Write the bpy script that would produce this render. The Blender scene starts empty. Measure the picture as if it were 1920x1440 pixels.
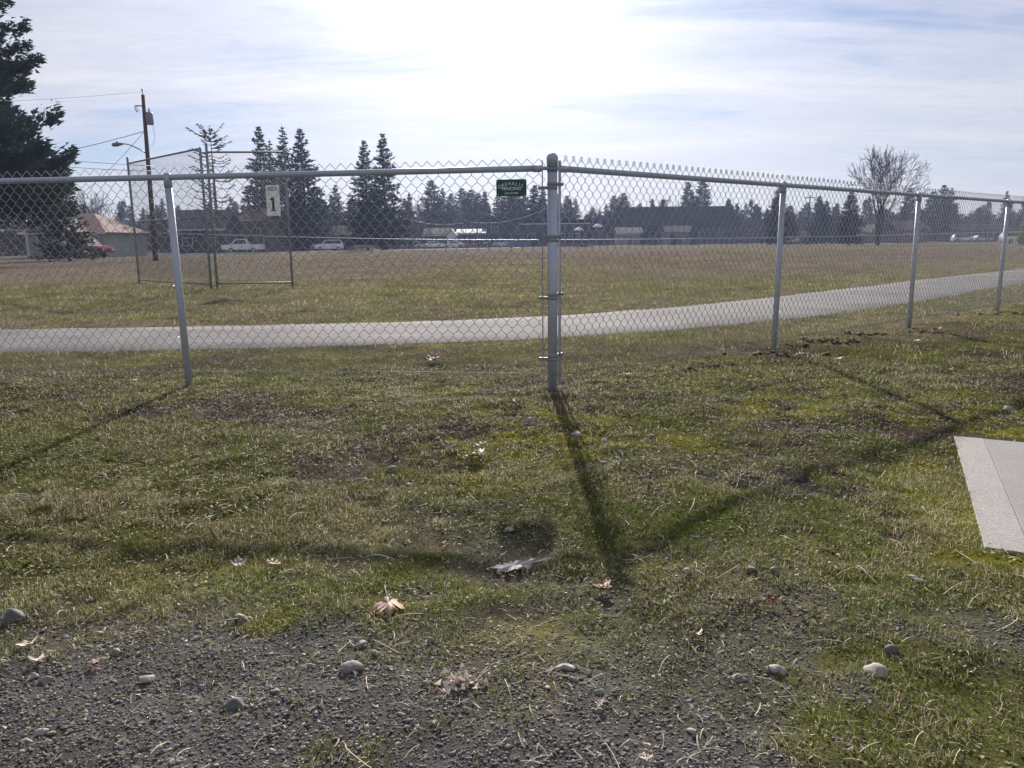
import bpy, math, random
import numpy as np
from mathutils import Vector, Matrix
random.seed(7); rng = np.random.default_rng(11)
R = math.radians
scn = bpy.context.scene
C = scn.collection

# ------------------------------------------------------------------ camera
F = 1443.0; CAMH = 1.0
P = math.atan((720 - 455) / F); ROLL = 0.011
fw = np.array([0, math.cos(P), -math.sin(P)]); up0 = np.array([0, math.sin(P), math.cos(P)]); rt0 = np.array([1., 0, 0])
rt = rt0 * math.cos(ROLL) - up0 * math.sin(ROLL); up = up0 * math.cos(ROLL) + rt0 * math.sin(ROLL)
CAM = np.array([0, 0, CAMH])
cd = bpy.data.cameras.new('camera'); cam = bpy.data.objects.new('camera', cd); C.objects.link(cam)
cd.sensor_width = 36; cd.sensor_fit = 'HORIZONTAL'; cd.lens = F / 1920 * 36; cd.clip_start = 0.05; cd.clip_end = 3000
cam.matrix_world = Matrix(((rt[0], up[0], -fw[0], CAM[0]), (rt[1], up[1], -fw[1], CAM[1]), (rt[2], up[2], -fw[2], CAM[2]), (0, 0, 0, 1)))
scn.camera = cam

def ray(x, y): return fw * F + rt * (x - 960) + up * (720 - y)
def gnd(x, y, z=0.0):
    d = ray(x, y); return CAM + d * ((z - CAMH) / d[2])
def aty(x, y, Y):                       # the point of a pixel's direction that lies Y metres out
    d = ray(x, y); return CAM + d * (Y / d[1])

# ------------------------------------------------------------------ world, sun, exposure
SUN_EL = R(26.7); SUN_AZ = R(-0.7)      # azimuth measured from +Y towards +X
sund = Vector((math.sin(SUN_AZ) * math.cos(SUN_EL), math.cos(SUN_AZ) * math.cos(SUN_EL), math.sin(SUN_EL)))
w = bpy.data.worlds.new('World'); scn.world = w; w.use_nodes = True
nt = w.node_tree; nt.nodes.clear()
def N(t, tree=None, **k):
    n = (tree or nt).nodes.new(t)
    for a, b in k.items(): setattr(n, a, b)
    return n
def setin(tree, node, idx, v):
    if isinstance(v, bpy.types.NodeSocket): tree.links.new(v, node.inputs[idx])
    else: node.inputs[idx].default_value = v
def M_(tree, op, a, b=None, c=None, clamp=False):
    n = N('ShaderNodeMath', tree, operation=op); n.use_clamp = clamp
    for i, v in enumerate((a, b, c)):
        if v is not None: setin(tree, n, i, v)
    return n.outputs[0]
def VM(tree, op, a, b=None):
    n = N('ShaderNodeVectorMath', tree, operation=op); setin(tree, n, 0, a)
    if b is not None: setin(tree, n, 1, b)
    return n
def MIX(tree, f, a, b, mode='MIX'):
    n = N('ShaderNodeMix', tree, data_type='RGBA', blend_type=mode)
    setin(tree, n, 0, f); setin(tree, n, 6, a); setin(tree, n, 7, b); return n.outputs[2]
def RAMP(tree, f, stops):
    n = N('ShaderNodeValToRGB', tree); setin(tree, n, 0, f); e = n.color_ramp.elements
    while len(e) < len(stops): e.new(0.5)
    for i, (p, c) in enumerate(stops):
        e[i].position = p; e[i].color = c if len(c) == 4 else (*c, 1)
    return n.outputs[0]
def NOISE(tree, vec, scale, detail=4, rough=.55, dist=0.0):
    n = N('ShaderNodeTexNoise', tree); n.inputs['Scale'].default_value = scale; n.inputs['Detail'].default_value = detail
    n.inputs['Roughness'].default_value = rough; n.inputs['Distortion'].default_value = dist
    if vec is not None: tree.links.new(vec, n.inputs['Vector'])
    return n.outputs[0]
sky = N('ShaderNodeTexSky', sky_type='NISHITA'); sky.sun_disc = False; sky.sun_elevation = SUN_EL; sky.sun_rotation = SUN_AZ
sky.dust_density = .6; sky.air_density = 1.0; sky.ozone_density = 3.0
tc = N('ShaderNodeTexCoord'); dirn = VM(nt, 'NORMALIZE', tc.outputs['Generated']).outputs[0]
sep = N('ShaderNodeSeparateXYZ'); nt.links.new(dirn, sep.inputs[0])
zz = M_(nt, 'ADD', M_(nt, 'MAXIMUM', sep.outputs[2], 0.0), 0.10)
cmb = N('ShaderNodeCombineXYZ')
nt.links.new(M_(nt, 'DIVIDE', sep.outputs[0], zz), cmb.inputs[0]); nt.links.new(M_(nt, 'DIVIDE', sep.outputs[1], zz), cmb.inputs[1])
def mapped(vec, rot, sc, loc=(0, 0, 0)):
    m = N('ShaderNodeMapping'); m.inputs['Rotation'].default_value = (0, 0, rot); m.inputs['Scale'].default_value = sc
    m.inputs['Location'].default_value = loc; nt.links.new(vec, m.inputs[0]); return m.outputs[0]
pl = cmb.outputs[0]
n1 = NOISE(nt, mapped(pl, R(-20), (0.34, 1.1, 1), (2.9, 1.4, 0)), 1.15, 8, .60, .6)
n2 = NOISE(nt, mapped(pl, R(-12), (0.12, 0.42, 1), (7.3, 3.2, 0)), 1.0, 3, .5, .2)
n3 = NOISE(nt, mapped(pl, R(-38), (0.7, 1.7, 1)), 5.5, 7, .70, .8)
cov = M_(nt, 'ADD', M_(nt, 'ADD', M_(nt, 'MULTIPLY', n1, .80), M_(nt, 'MULTIPLY', n2, .35)), M_(nt, 'MULTIPLY', n3, .14))
mask = RAMP(nt, cov, [(0.46, (0, 0, 0)), (0.60, (.62, .62, .62)), (0.76, (1, 1, 1))])
mask = M_(nt, 'ADD', M_(nt, 'MULTIPLY', mask, .84), .13)
cs = M_(nt, 'MAXIMUM', VM(nt, 'DOT_PRODUCT', dirn, tuple(sund)).outputs[1], 0.0)
aur = M_(nt, 'ADD', M_(nt, 'MULTIPLY', M_(nt, 'POWER', cs, 16.0), .34), M_(nt, 'MULTIPLY', M_(nt, 'POWER', cs, 80.0), 1.3))
thick = M_(nt, 'ADD', .80, M_(nt, 'MULTIPLY', M_(nt, 'ADD', M_(nt, 'MULTIPLY', n3, .5), M_(nt, 'MULTIPLY', n1, .5)), .40))
bri = M_(nt, 'MULTIPLY', M_(nt, 'ADD', aur, M_(nt, 'ADD', .27, M_(nt, 'MULTIPLY', M_(nt, 'POWER', cs, 2.0), .14))), thick)
cl = VM(nt, 'SCALE', (0.985, 0.98, 1.05)); setin(nt, cl, 3, bri)
skyt = VM(nt, 'MULTIPLY', sky.outputs[0], (.60, .67, .84)).outputs[0]
skyb = VM(nt, 'SCALE', skyt); skyb.inputs[3].default_value = 0.05
bg = N('ShaderNodeBackground'); out = N('ShaderNodeOutputWorld')
nt.links.new(MIX(nt, mask, skyb.outputs[0], cl.outputs[0]), bg.inputs[0]); bg.inputs[1].default_value = 1.0
nt.links.new(bg.outputs[0], out.inputs[0])

sl = bpy.data.lights.new('sun', 'SUN'); so = bpy.data.objects.new('sun', sl); C.objects.link(so)
sl.energy = 5.0; sl.angle = R(0.7); sl.color = (1.0, 0.93, 0.84)
so.rotation_euler = Vector(sund).to_track_quat('Z', 'Y').to_euler(); so.location = (0, 0, 60)
vs = scn.view_settings; vs.view_transform = 'Standard'; vs.look = 'None'; vs.exposure = 1.02; vs.gamma = 1.0; vs.use_curve_mapping = False
scn.render.engine = 'CYCLES'

# ------------------------------------------------------------------ helpers
def hsh(i, j, s): 
    h = (i.astype(np.int64) * 374761393 + j.astype(np.int64) * 668265263 + s * 982451653) & 0xffffffff
    h = ((h ^ (h >> 13)) * 1274126177) & 0xffffffff
    return ((h ^ (h >> 16)) & 0xffffff) / float(0xffffff)
def vn(x, y, f, s=0):
    x = np.asarray(x, float) * f + 1000; y = np.asarray(y, float) * f + 1000
    i = np.floor(x); j = np.floor(y); u = x - i; v = y - j; u = u * u * (3 - 2 * u); v = v * v * (3 - 2 * v)
    a = hsh(i, j, s); b = hsh(i + 1, j, s); c = hsh(i, j + 1, s); d = hsh(i + 1, j + 1, s)
    return a + (b - a) * u + (c - a) * v + (a - b - c + d) * u * v
def fbm(x, y, f, s=0, o=4):
    t = 0; a = .5; n = 0
    for k in range(o): t = t + a * vn(x, y, f * 2.03 ** k, s + k * 17); n += a; a *= .5
    return t / n
def sst(a, b, x): 
    t = np.clip((x - a) / (b - a), 0, 1); return t * t * (3 - 2 * t)

def mesh_np(name, V, Fa, mat, parent=None, col=None, smooth=False, polysize=3):
    """one mesh object from numpy arrays; every face has polysize corners"""
    me = bpy.data.meshes.new(name); V = np.asarray(V, np.float32); Fa = np.asarray(Fa, np.int32)
    me.vertices.add(len(V)); me.vertices.foreach_set('co', V.ravel())
    me.loops.add(Fa.size); me.loops.foreach_set('vertex_index', Fa.ravel())
    me.polygons.add(len(Fa)); me.polygons.foreach_set('loop_start', np.arange(0, Fa.size, polysize, dtype=np.int32))
    me.polygons.foreach_set('loop_total', np.full(len(Fa), polysize, np.int32))
    if smooth: me.polygons.foreach_set('use_smooth', np.ones(len(Fa), bool))
    if col is not None:
        a = me.color_attributes.new('Col', 'FLOAT_COLOR', 'POINT')
        c = np.ones((len(V), 4), np.float32); c[:, :3] = col; a.data.foreach_set('color', c.ravel())
    me.update(); me.validate()
    me.materials.append(mat)
    o = bpy.data.objects.new(name, me); C.objects.link(o)
    if parent is not None: o.parent = parent
    return o

class MB:
    def __init__(s): s.v = []; s.f = []; s.sm = []
    def add(s, vs, fs, sm=False):
        n = len(s.v); s.v += [tuple(map(float, q)) for q in vs]; s.f += [tuple(n + i for i in f) for f in fs]; s.sm += [sm] * len(fs); return s
    def box(s, c, d, rz=0.0, taper=1.0):
        cx, cy, cz = c; a, b, h = d[0] / 2, d[1] / 2, d[2] / 2; co, si = math.cos(rz), math.sin(rz); vs = []
        for z, k in ((-h, 1), (h, taper)):
            for x, y in ((-a, -b), (a, -b), (a, b), (-a, b)):
                x *= k; y *= k; vs.append((cx + x * co - y * si, cy + x * si + y * co, cz + z))
        return s.add(vs, [(3, 2, 1, 0), (4, 5, 6, 7), (0, 1, 5, 4), (1, 2, 6, 5), (2, 3, 7, 6), (3, 0, 4, 7)])
    def tube(s, pts, r, n=8, cap=True, sm=True):
        pts = [Vector(p) for p in pts]; rs = r if hasattr(r, '__len__') else [r] * len(pts); rings = []; vs = []
        ref = None
        for i, p in enumerate(pts):
            t = (pts[min(i + 1, len(pts) - 1)] - pts[max(i - 1, 0)]).normalized()
            if ref is None: ref = Vector((1, 0, 0)) if abs(t.x) < .8 else Vector((0, 1, 0))
            a = (ref - t * ref.dot(t)).normalized(); ref = a; b = t.cross(a)
            for k in range(n):
                q = 2 * math.pi * k / n; vs.append(p + (a * math.cos(q) + b * math.sin(q)) * rs[i])
        fs = []
        for i in range(len(pts) - 1):
            for k in range(n):
                k2 = (k + 1) % n; fs.append((i * n + k, i * n + k2, (i + 1) * n + k2, (i + 1) * n + k))
        s.add(vs, fs, sm)
        if cap:
            m = len(s.v) - len(vs); s.f.append(tuple(m + k for k in reversed(range(n)))); s.f.append(tuple(m + (len(pts) - 1) * n + k for k in range(n))); s.sm += [False, False]
        return s
    def lathe(s, c, prof, n=16, sm=True):
        vs = []; fs = []
        for r, z in prof:
            for k in range(n):
                q = 2 * math.pi * k / n; vs.append((c[0] + r * math.cos(q), c[1] + r * math.sin(q), c[2] + z))
        for i in range(len(prof) - 1):
            for k in range(n):
                k2 = (k + 1) % n; fs.append((i * n + k, i * n + k2, (i + 1) * n + k2, (i + 1) * n + k))
        s.add(vs, fs, sm); m = len(s.v) - len(vs)
        s.f.append(tuple(m + k for k in reversed(range(n)))); s.f.append(tuple(m + (len(prof) - 1) * n + k for k in range(n))); s.sm += [False, False]
        return s
    def prism(s, poly, y0, y1):         # polygon in XZ, pulled along Y
        n = len(poly); vs = [(x, y0, z) for x, z in poly] + [(x, y1, z) for x, z in poly]
        fs = [tuple(range(n)), tuple(reversed(range(n, 2 * n)))] + [(i, i + n, (i + 1) % n + n, (i + 1) % n) for i in range(n)]
        return s.add(vs, fs)
    def build(s, name, mat, parent=None, loc=None):
        me = bpy.data.meshes.new(name); me.from_pydata(s.v, [], s.f); me.update()
        me.polygons.foreach_set('use_smooth', s.sm); me.materials.append(mat)
        o = bpy.data.objects.new(name, me); C.objects.link(o)
        if parent is not None: o.parent = parent
        if loc is not None: o.location = loc
        return o
def tag(o, label=None, cat=None, group=None, kind=None):
    if label: o['label'] = label
    if cat: o['category'] = cat
    if group: o['group'] = group
    if kind: o['kind'] = kind
    return o
def thing(name, label, cat, loc=(0, 0, 0), rz=0.0, group=None):
    o = bpy.data.objects.new(name, None); C.objects.link(o); o.location = [float(q) for q in loc]; o.rotation_euler = (0, 0, rz); o.empty_display_size = .2
    return tag(o, label, cat, group)
def copy_tree(o, parent=None):
    c = o.copy(); C.objects.link(c); c.parent = parent
    for ch in o.children: copy_tree(ch, c)
    return c

# ------------------------------------------------------------------ materials
def mat(name, base, rough=.7, metal=0.0, var=.25, scale=8.0, bump=0.0, bscale=60.0, trans=0.0, spec=.4, attr=False, coord='Object', tcol=None, fine=0, coarse=0):
    m = bpy.data.materials.new(name); m.use_nodes = True; t = m.node_tree; b = t.nodes['Principled BSDF']
    tcn = N('ShaderNodeTexCoord', t); co = tcn.outputs[coord]
    if attr:
        a = N('ShaderNodeAttribute', t); a.attribute_name = 'Col'; c0 = a.outputs[0]
    else: c0 = (*base, 1)
    f = NOISE(t, co, scale, 5, .6)
    k = M_(t, 'ADD', M_(t, 'MULTIPLY', f, 2 * var), 1 - var)
    cc = N('ShaderNodeCombineColor', t)
    for i in range(3): t.links.new(k, cc.inputs[i])
    colr = MIX(t, 1.0, c0, cc.outputs[0], 'MULTIPLY')
    t.links.new(colr, b.inputs['Base Color']); b.inputs['Metallic'].default_value = metal
    b.inputs['Specular IOR Level'].default_value = spec
    rr = M_(t, 'ADD', M_(t, 'MULTIPLY', f, .2), rough - .1, clamp=True); t.links.new(rr, b.inputs['Roughness'])
    if fine:
        f2 = NOISE(t, co, fine, 3, .7); k2 = M_(t, 'ADD', M_(t, 'MULTIPLY', f2, 1.5), .25); c2 = N('ShaderNodeCombineColor', t)
        for i in range(3): t.links.new(k2, c2.inputs[i])
        colr = MIX(t, 1.0, colr, c2.outputs[0], 'MULTIPLY'); t.links.new(colr, b.inputs['Base Color'])
    if coarse:
        f3 = NOISE(t, co, coarse, 9, .78); k3 = RAMP(t, f3, [(.30, (.45, .45, .45)), (.5, (.95, .95, .95)), (.70, (1.6, 1.6, 1.6))])
        colr = MIX(t, 1.0, colr, k3, 'MULTIPLY'); t.links.new(colr, b.inputs['Base Color'])
    if bump:
        bn = N('ShaderNodeBump', t); bn.inputs['Strength'].default_value = 1.0; bn.inputs['Distance'].default_value = bump
        t.links.new(NOISE(t, co, bscale, 5, .65), bn.inputs['Height']); t.links.new(bn.outputs[0], b.inputs['Normal'])
    if trans:
        tr = N('ShaderNodeBsdfTranslucent', t); mx = N('ShaderNodeMixShader', t); mx.inputs[0].default_value = trans
        if tcol: setin(t, tr, 0, MIX(t, 1.0, colr, (*tcol, 1), 'MULTIPLY'))
        else: t.links.new(colr, tr.inputs[0])
        t.links.new(b.outputs[0], mx.inputs[1]); t.links.new(tr.outputs[0], mx.inputs[2])
        t.links.new(mx.outputs[0], t.nodes['Material Output'].inputs[0])
    return m
def glass(name, base):
    m = mat(name, base, .22, 0, .1, 2, spec=.25); return m
G = {}
G['ground'] = mat('ground_cover', (1, 1, 1), 1.0, 0, .5, 22, .014, 110, attr=True, spec=0.0, fine=150, coarse=1.6)
G['blade'] = mat('grass_blade', (1, 1, 1), .7, 0, .15, 3, trans=.24, attr=True, spec=.10)
G['gravel'] = mat('crushed_gravel', (1, 1, 1), .85, 0, .35, 120, attr=True, spec=.12)
G['stone'] = mat('river_stone', (.19, .185, .175), .7, 0, .3, 30, .0015, 120, spec=.3)
G['palestone'] = mat('pale_stone', (.29, .28, .26), .75, 0, .25, 30, .0015, 120, spec=.3)
G['darkstone'] = mat('dark_stone', (.10, .10, .097), .7, 0, .3, 30, .0015, 120, spec=.3)
G['galv'] = mat('galvanised_steel', (.42, .46, .55), .5, .4, .22, 30, .0004, 200)
G['rail'] = mat('galvanised_rail', (.38, .42, .51), .5, .4, .2, 12, .0004, 160)
G['wire'] = mat('galvanised_wire', (.37, .375, .39), .34, .8, .15, 20)
G['dullwire'] = mat('dull_fence_wire', (.17, .175, .185), .7, .3, .15, 20)
G['dullpost'] = mat('dull_grey_post', (.25, .27, .31), .6, .4, .2, 8)
G['concrete'] = mat('broom_finished_concrete', (.245, .236, .236), .95, 0, .22, 3.0, .003, 160, spec=.1, fine=190)
G['trowel'] = mat('trowelled_concrete', (.265, .255, .252), .9, 0, .2, 3.5, .001, 60, spec=.1, fine=120)
G['asphalt'] = mat('weathered_asphalt', (.104, .100, .108), .9, 0, .42, 34, .004, 140, spec=.15, fine=60, coarse=.6)
G['road'] = mat('street_asphalt', (.22, .22, .23), .8, 0, .2, 1.0, spec=.3)
G['kerb'] = mat('kerb_concrete', (.42, .41, .40), .8, 0, .15, 2)
G['leafbrown'] = mat('dry_leaf_brown', (.34, .235, .185), .7, 0, .3, 60, .002, 90, trans=.12)
G['leafred'] = mat('dry_leaf_red', (.19, .062, .040), .7, 0, .3, 60, .002, 90, trans=.22, tcol=(1.2, .8, .7))
G['leafpale'] = mat('dry_leaf_pale', (.48, .40, .35), .7, 0, .22, 60, .002, 90, trans=.2)
G['leafgrey'] = mat('dry_leaf_grey', (.38, .36, .36), .7, 0, .22, 60, .002, 90, trans=.1)
G['straw'] = mat('dry_straw', (.42, .36, .27), .7, 0, .25, 20, trans=.2)
G['soil'] = mat('dark_soil', (.088, .070, .060), .95, 0, .4, 40, .01, 60, spec=.1)
G['signgreen'] = mat('green_sign_enamel', (.012, .085, .07), .4, 0, .12, 10)
G['signwhite'] = mat('white_sign_paint', (.78, .79, .82), .5, 0, .08, 8)
G['signblack'] = mat('black_sign_paint', (.03, .03, .035), .5, 0, .1, 8)
G['bark'] = mat('tree_bark', (.07, .055, .045), .9, 0, .3, 4, .03, 9, spec=.1)
G['twig'] = mat('bare_twigs', (.030, .024, .022), .9, 0, .3, 2, spec=.1)
G['fir'] = mat('fir_needles', (.020, .032, .018), .9, 0, .45, .8, trans=.12, spec=.05)
G['spruce'] = mat('spruce_needles', (.030, .048, .030), .8, 0, .45, 1.2, trans=.15, spec=.15)
G['cedar'] = mat('thin_cedar_needles', (.045, .045, .025), .8, 0, .4, .8, trans=.12, spec=.15)
G['wood'] = mat('far_wood', (.035, .038, .030), .9, 0, .5, .15, spec=.1)
G['brush'] = mat('leafless_brush', (.075, .058, .052), .9, 0, .4, .4, spec=.1)
G['shrub'] = mat('dark_evergreen_shrub', (.018, .030, .014), .8, 0, .4, 1, trans=.1, spec=.15)
G['lime'] = mat('bright_green_shrub', (.14, .20, .03), .8, 0, .3, 1, trans=.3, spec=.15)
G['pole'] = mat('brown_pole_timber', (.095, .066, .055), .85, 0, .3, 3, spec=.15)
G['steel'] = mat('grey_painted_steel', (.22, .23, .25), .5, .4, .15, 4)
G['cable'] = mat('weathered_cable', (.05, .05, .055), .6, .2, .1, 1)
G['palecable'] = mat('bright_steel_cable', (.40, .40, .42), .55, .5, .05, 1)
G['rooftan'] = mat('tan_shingle_roof', (.17, .115, .098), .9, 0, .25, 3, .02, 6, spec=.15)
G['roofgrey'] = mat('grey_shingle_roof', (.12, .12, .13), .9, 0, .25, 3, .02, 6, spec=.15)
G['roofdark'] = mat('dark_shingle_roof', (.020, .019, .022), .9, 0, .3, 3, .02, 6, spec=.1)
G['roofpale'] = mat('pale_metal_roof', (.30, .31, .33), .8, 0, .1, 2)
G['wallbrown'] = mat('brown_siding', (.12, .085, .07), .85, 0, .15, 3)
G['wallgreen'] = mat('grey_green_siding', (.22, .25, .24), .85, 0, .12, 3)
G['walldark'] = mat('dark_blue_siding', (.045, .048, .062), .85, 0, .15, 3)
G['wallcream'] = mat('cream_siding', (.20, .19, .165), .85, 0, .12, 3)
G['wallred'] = mat('dull_red_siding', (.13, .055, .05), .85, 0, .15, 3)
G['trim'] = mat('white_trim', (.55, .55, .54), .6, 0, .06, 3)
G['glass'] = glass('window_glass', (.03, .035, .045))
G['door'] = mat('dark_door', (.06, .05, .05), .6, 0, .1, 3)
G['tyre'] = mat('tyre_rubber', (.015, .015, .016), .85, 0, .1, 5)
G['rim'] = mat('wheel_rim', (.35, .35, .36), .35, .8, .05, 5)
G['lens'] = mat('lamp_lens', (.75, .75, .72), .2, 0, .05, 5)
G['redlens'] = mat('red_lamp_lens', (.35, .02, .02), .3, 0, .05, 5)
G['timber'] = mat('weathered_timber', (.30, .24, .19), .8, 0, .2, 5)
G['bin'] = mat('dark_green_bin', (.015, .03, .03), .55, 0, .15, 4)
def paint(name, c): 
    m = mat(name, c, .28, 0, .05, 2, spec=.5); m.node_tree.nodes['Principled BSDF'].inputs['Coat Weight'].default_value = .5; return m
G['pred'] = paint('red_car_paint', (.28, .02, .025)); G['pwhite'] = paint('white_car_paint', (.72, .72, .73)); G['psilver'] = paint('silver_car_paint', (.45, .46, .48))
G['pblack'] = paint('black_car_paint', (.02, .02, .023)); G['pblue'] = paint('blue_car_paint', (.03, .06, .14))
G['canvas'] = mat('white_canvas', (.75, .75, .74), .8, 0, .05, 3, trans=.2)

# ------------------------------------------------------------------ path line, ground height
PATH = np.array([(-60, 7.2), (-30, 7.9), (-14, 8.35), (-8, 8.45), (-4, 8.62), (-1.6, 8.85), (.4, 9.35), (2.6, 10.55), (5, 12.5), (8.2, 15.6), (13.2, 20.4), (22, 28.5), (45, 49), (90, 88)], float)
PW = 1.17
def catmull(p, n):
    o = []
    for i in range(len(p) - 1):
        a = p[max(i - 1, 0)]; b = p[i]; c = p[i + 1]; d = p[min(i + 2, len(p) - 1)]
        for t in np.linspace(0, 1, n, endpoint=False):
            o.append(.5 * ((2 * b) + (c - a) * t + (2 * a - 5 * b + 4 * c - d) * t * t + (3 * b - a - 3 * c + d) * t ** 3))
    o.append(p[-1]); return np.array(o)
PC = catmull(PATH, 14)
def pathdist(x, y):
    x = np.asarray(x, float); d = np.full(x.shape, 1e9)
    for a, b in zip(PC[:-1], PC[1:]):
        ab = b - a; L = ab @ ab; t = np.clip(((x - a[0]) * ab[0] + (y - a[1]) * ab[1]) / L, 0, 1)
        d = np.minimum(d, np.hypot(x - a[0] - t * ab[0], y - a[1] - t * ab[1]))
    return d
SL0 = np.array([1.53, 2.36]); SLU = np.array([.445, .8955]); SLV = np.array([.8955, -.445]); SLL, SLW = 1.60, 2.6
def slabd(x, y):                         # distance outside the slab's rectangle (negative inside)
    a = (x - SL0[0]) * SLU[0] + (y - SL0[1]) * SLU[1]; b = (x - SL0[0]) * SLV[0] + (y - SL0[1]) * SLV[1]
    return np.maximum(np.maximum(-a, a - SLL), np.maximum(-b, b - SLW))
def hz(x, y):
    x = np.asarray(x, float); y = np.asarray(y, float)
    h = (fbm(x, y, .9, 3) - .5) * .07 + (fbm(x, y, 4, 9, 3) - .5) * .036 + (vn(x, y, 11, 19) - .5) * .011 * (1 - .6 * sst(2.0, 1.6, y))
    k = sst(PW - .1, PW + .7, pathdist(x, y)) * sst(0.0, .35, slabd(x, y)) * (1 - sst(14, 40, np.hypot(x, y)) * .8)
    return h * k - .03 * (1 - sst(PW - .25, PW - .02, pathdist(x, y)))
def hz1(x, y): return float(hz(np.array([x]), np.array([y]))[0])
def gravelness(x, y):
    edge = 1.58 + .34 * sst(.1, -1.1, x) + .00 * x + .34 * (fbm(x, y, 1.6, 40, 3) - .5) * 2
    g = 1 - sst(edge - .30, edge + .46, y)
    patch = sst(.64, .74, fbm(x, y, 1.7, 77, 4)) * (1 - sst(4.2, 5.0, y)) * .40
    mixr = sst(.38, .58, fbm(x, y, 3.1, 55, 4) + .20 - .22 * sst(.1, 1.2, x))          # the right-hand end is overgrown
    return np.clip(np.maximum(g * mixr, patch), 0, 1)

# ------------------------------------------------------------------ ground sheet
def axis(segs):
    o = []
    for a, b, st in segs: o += list(np.arange(a, b, st))
    return np.array(o + [segs[-1][1]])
gx = axis([(-1500, -300, 200), (-300, -60, 20), (-60, -16, 2.0), (-16, -7, .4), (-7, -3.6, .10), (-3.6, 4.4, .033), (4.4, 9, .10), (9, 24, .5), (24, 60, 3), (60, 300, 20), (300, 1500, 200)])
gy = axis([(-200, -20, 30), (-20, -2, 2), (-2, .8, .2), (.8, 6.4, .031), (6.4, 12, .08), (12, 24, .4), (24, 60, 2), (60, 300, 12), (300, 2000, 170)])
X, Y = np.meshgrid(gx, gy); Z = hz(X, Y)
def mixc(a, b, t): return a + (b - a) * t[..., None]
def groundcol(X, Y):
    c = np.zeros(X.shape + (3,)); soil = np.array([.058, .046, .041]); under = np.array([.076, .080, .028]); moss = np.array([.170, .160, .022])
    straw = np.array([.125, .102, .072]); grav = np.array([.098, .092, .093]); dorm = np.array([.128, .106, .084]); fgreen = np.array([.150, .138, .060])
    c[:] = under
    c = mixc(c, soil, sst(.45, .65, fbm(X, Y, 1.7, 5, 4)))
    c = mixc(c, straw, sst(.55, .72, fbm(X, Y, 2.6, 25, 4)) * .5)
    mz = sst(.42, .56, fbm(X, Y, 1.1, 15, 4)) * sst(-1.8, .4, X) * (1 - sst(5.0, 6.5, Y)) 
    c = mixc(c, moss, mz * .95 * sst(.40, .60, fbm(X, Y, 6, 16, 3)))
    c = mixc(c, grav, gravelness(X, Y))
    # beyond the fence: yellow-green turf, then a broad band of dormant brown turf
    c = mixc(c, mixc(np.broadcast_to(fgreen, c.shape), straw * 1.15, sst(.42, .62, .5 * fbm(X, Y, .8, 61, 4) + .5 * fbm(X, Y, 4.0, 62, 3))), sst(5.6, 8.5, Y + .0 * X - .35 * np.maximum(X, 0)) * .85)
    c = mixc(c, np.broadcast_to(np.array([.075, .060, .045]), c.shape), sst(.60, .72, fbm(X, Y, 2.2, 64, 4)) * sst(5.6, 7.5, Y) * .8)
    brown = sst(15, 30, Y - .35 * X * (X > 0) + 9 * (fbm(X, Y, .09, 91, 3) - .5) * 2)
    c = mixc(c, mixc(np.broadcast_to(dorm, c.shape), fgreen * .95, sst(.50, .72, fbm(X, Y * .5, .10, 93, 4)) * .55), brown)
    c = mixc(c, np.broadcast_to(fgreen * .85, c.shape), sst(.75, .95, fbm(X, Y, .3, 96, 3)) * brown * .5)
    return c * ((0.8 + .4 * fbm(X, Y, 9, 33, 3)) * (.72 + .56 * fbm(X, Y, .55, 35, 4)))[..., None]
col = groundcol(X, Y)
ny, nx = X.shape; idx = np.arange(nx * ny).reshape(ny, nx)
q = np.stack([idx[:-1, :-1], idx[:-1, 1:], idx[1:, 1:], idx[1:, :-1]], -1).reshape(-1, 4)
g = mesh_np('ground', np.stack([X, Y, Z], -1).reshape(-1, 3), q, G['ground'], col=col.reshape(-1, 3), smooth=True, polysize=4)
tag(g, 'rough lawn and playing field of patchy grass, moss and gravel', 'ground', kind='structure')

# footpath sheet
def strip(name, ctr, half, z, mat_, wob=0.0, thick=.03):
    n = len(ctr); V = []; Q = []; tn = np.gradient(ctr, axis=0); tn /= np.linalg.norm(tn, axis=1)[:, None]; nr = np.stack([-tn[:, 1], tn[:, 0]], -1)
    cols = np.array([-1, -.94, -.5, 0, .5, .94, 1]); zz_ = np.array([-thick, .002, .009, .013, .009, .002, -thick])
    for i in range(n):
        for k, (c, h) in enumerate(zip(cols, zz_)):
            ww = half + wob * (vn(ctr[i, 0] * 1.0, ctr[i, 1] + (9 if c > 0 else 0), 2.2, 8) - .5) * 2
            p = ctr[i] + nr[i] * c * ww; V.append((p[0], p[1], z + h))
    for i in range(n - 1):
        for k in range(6): Q.append((i * 7 + k, i * 7 + k + 7, i * 7 + k + 8, i * 7 + k + 1))
    return mesh_np(name, V, Q, mat_, smooth=False, polysize=4)
pc2 = catmull(PATH, 60)
tag(strip('footpath', pc2, PW, .000, G['asphalt'], .06), 'pale grey asphalt footpath curving behind the fence', 'path', kind='structure')
# far street with a pale kerb
ST = catmull(np.array([(-130, 78), (-60, 88), (-25, 112), (0, 150), (14, 176), (40, 196), (110, 205), (220, 210)], float), 12)
tag(strip('street', ST, 4.2, .03, G['road'], 0, .06), 'street along the far edge of the field', 'street', kind='structure')
tn = np.gradient(ST, axis=0); tn /= np.linalg.norm(tn, axis=1)[:, None]; nr = np.stack([-tn[:, 1], tn[:, 0]], -1)
tag(strip('kerb', ST - nr * 4.75, .45, .12, G['kerb'], 0, .14), 'pale concrete kerb and pavement on the field side of the street', 'kerb', kind='structure')
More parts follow.
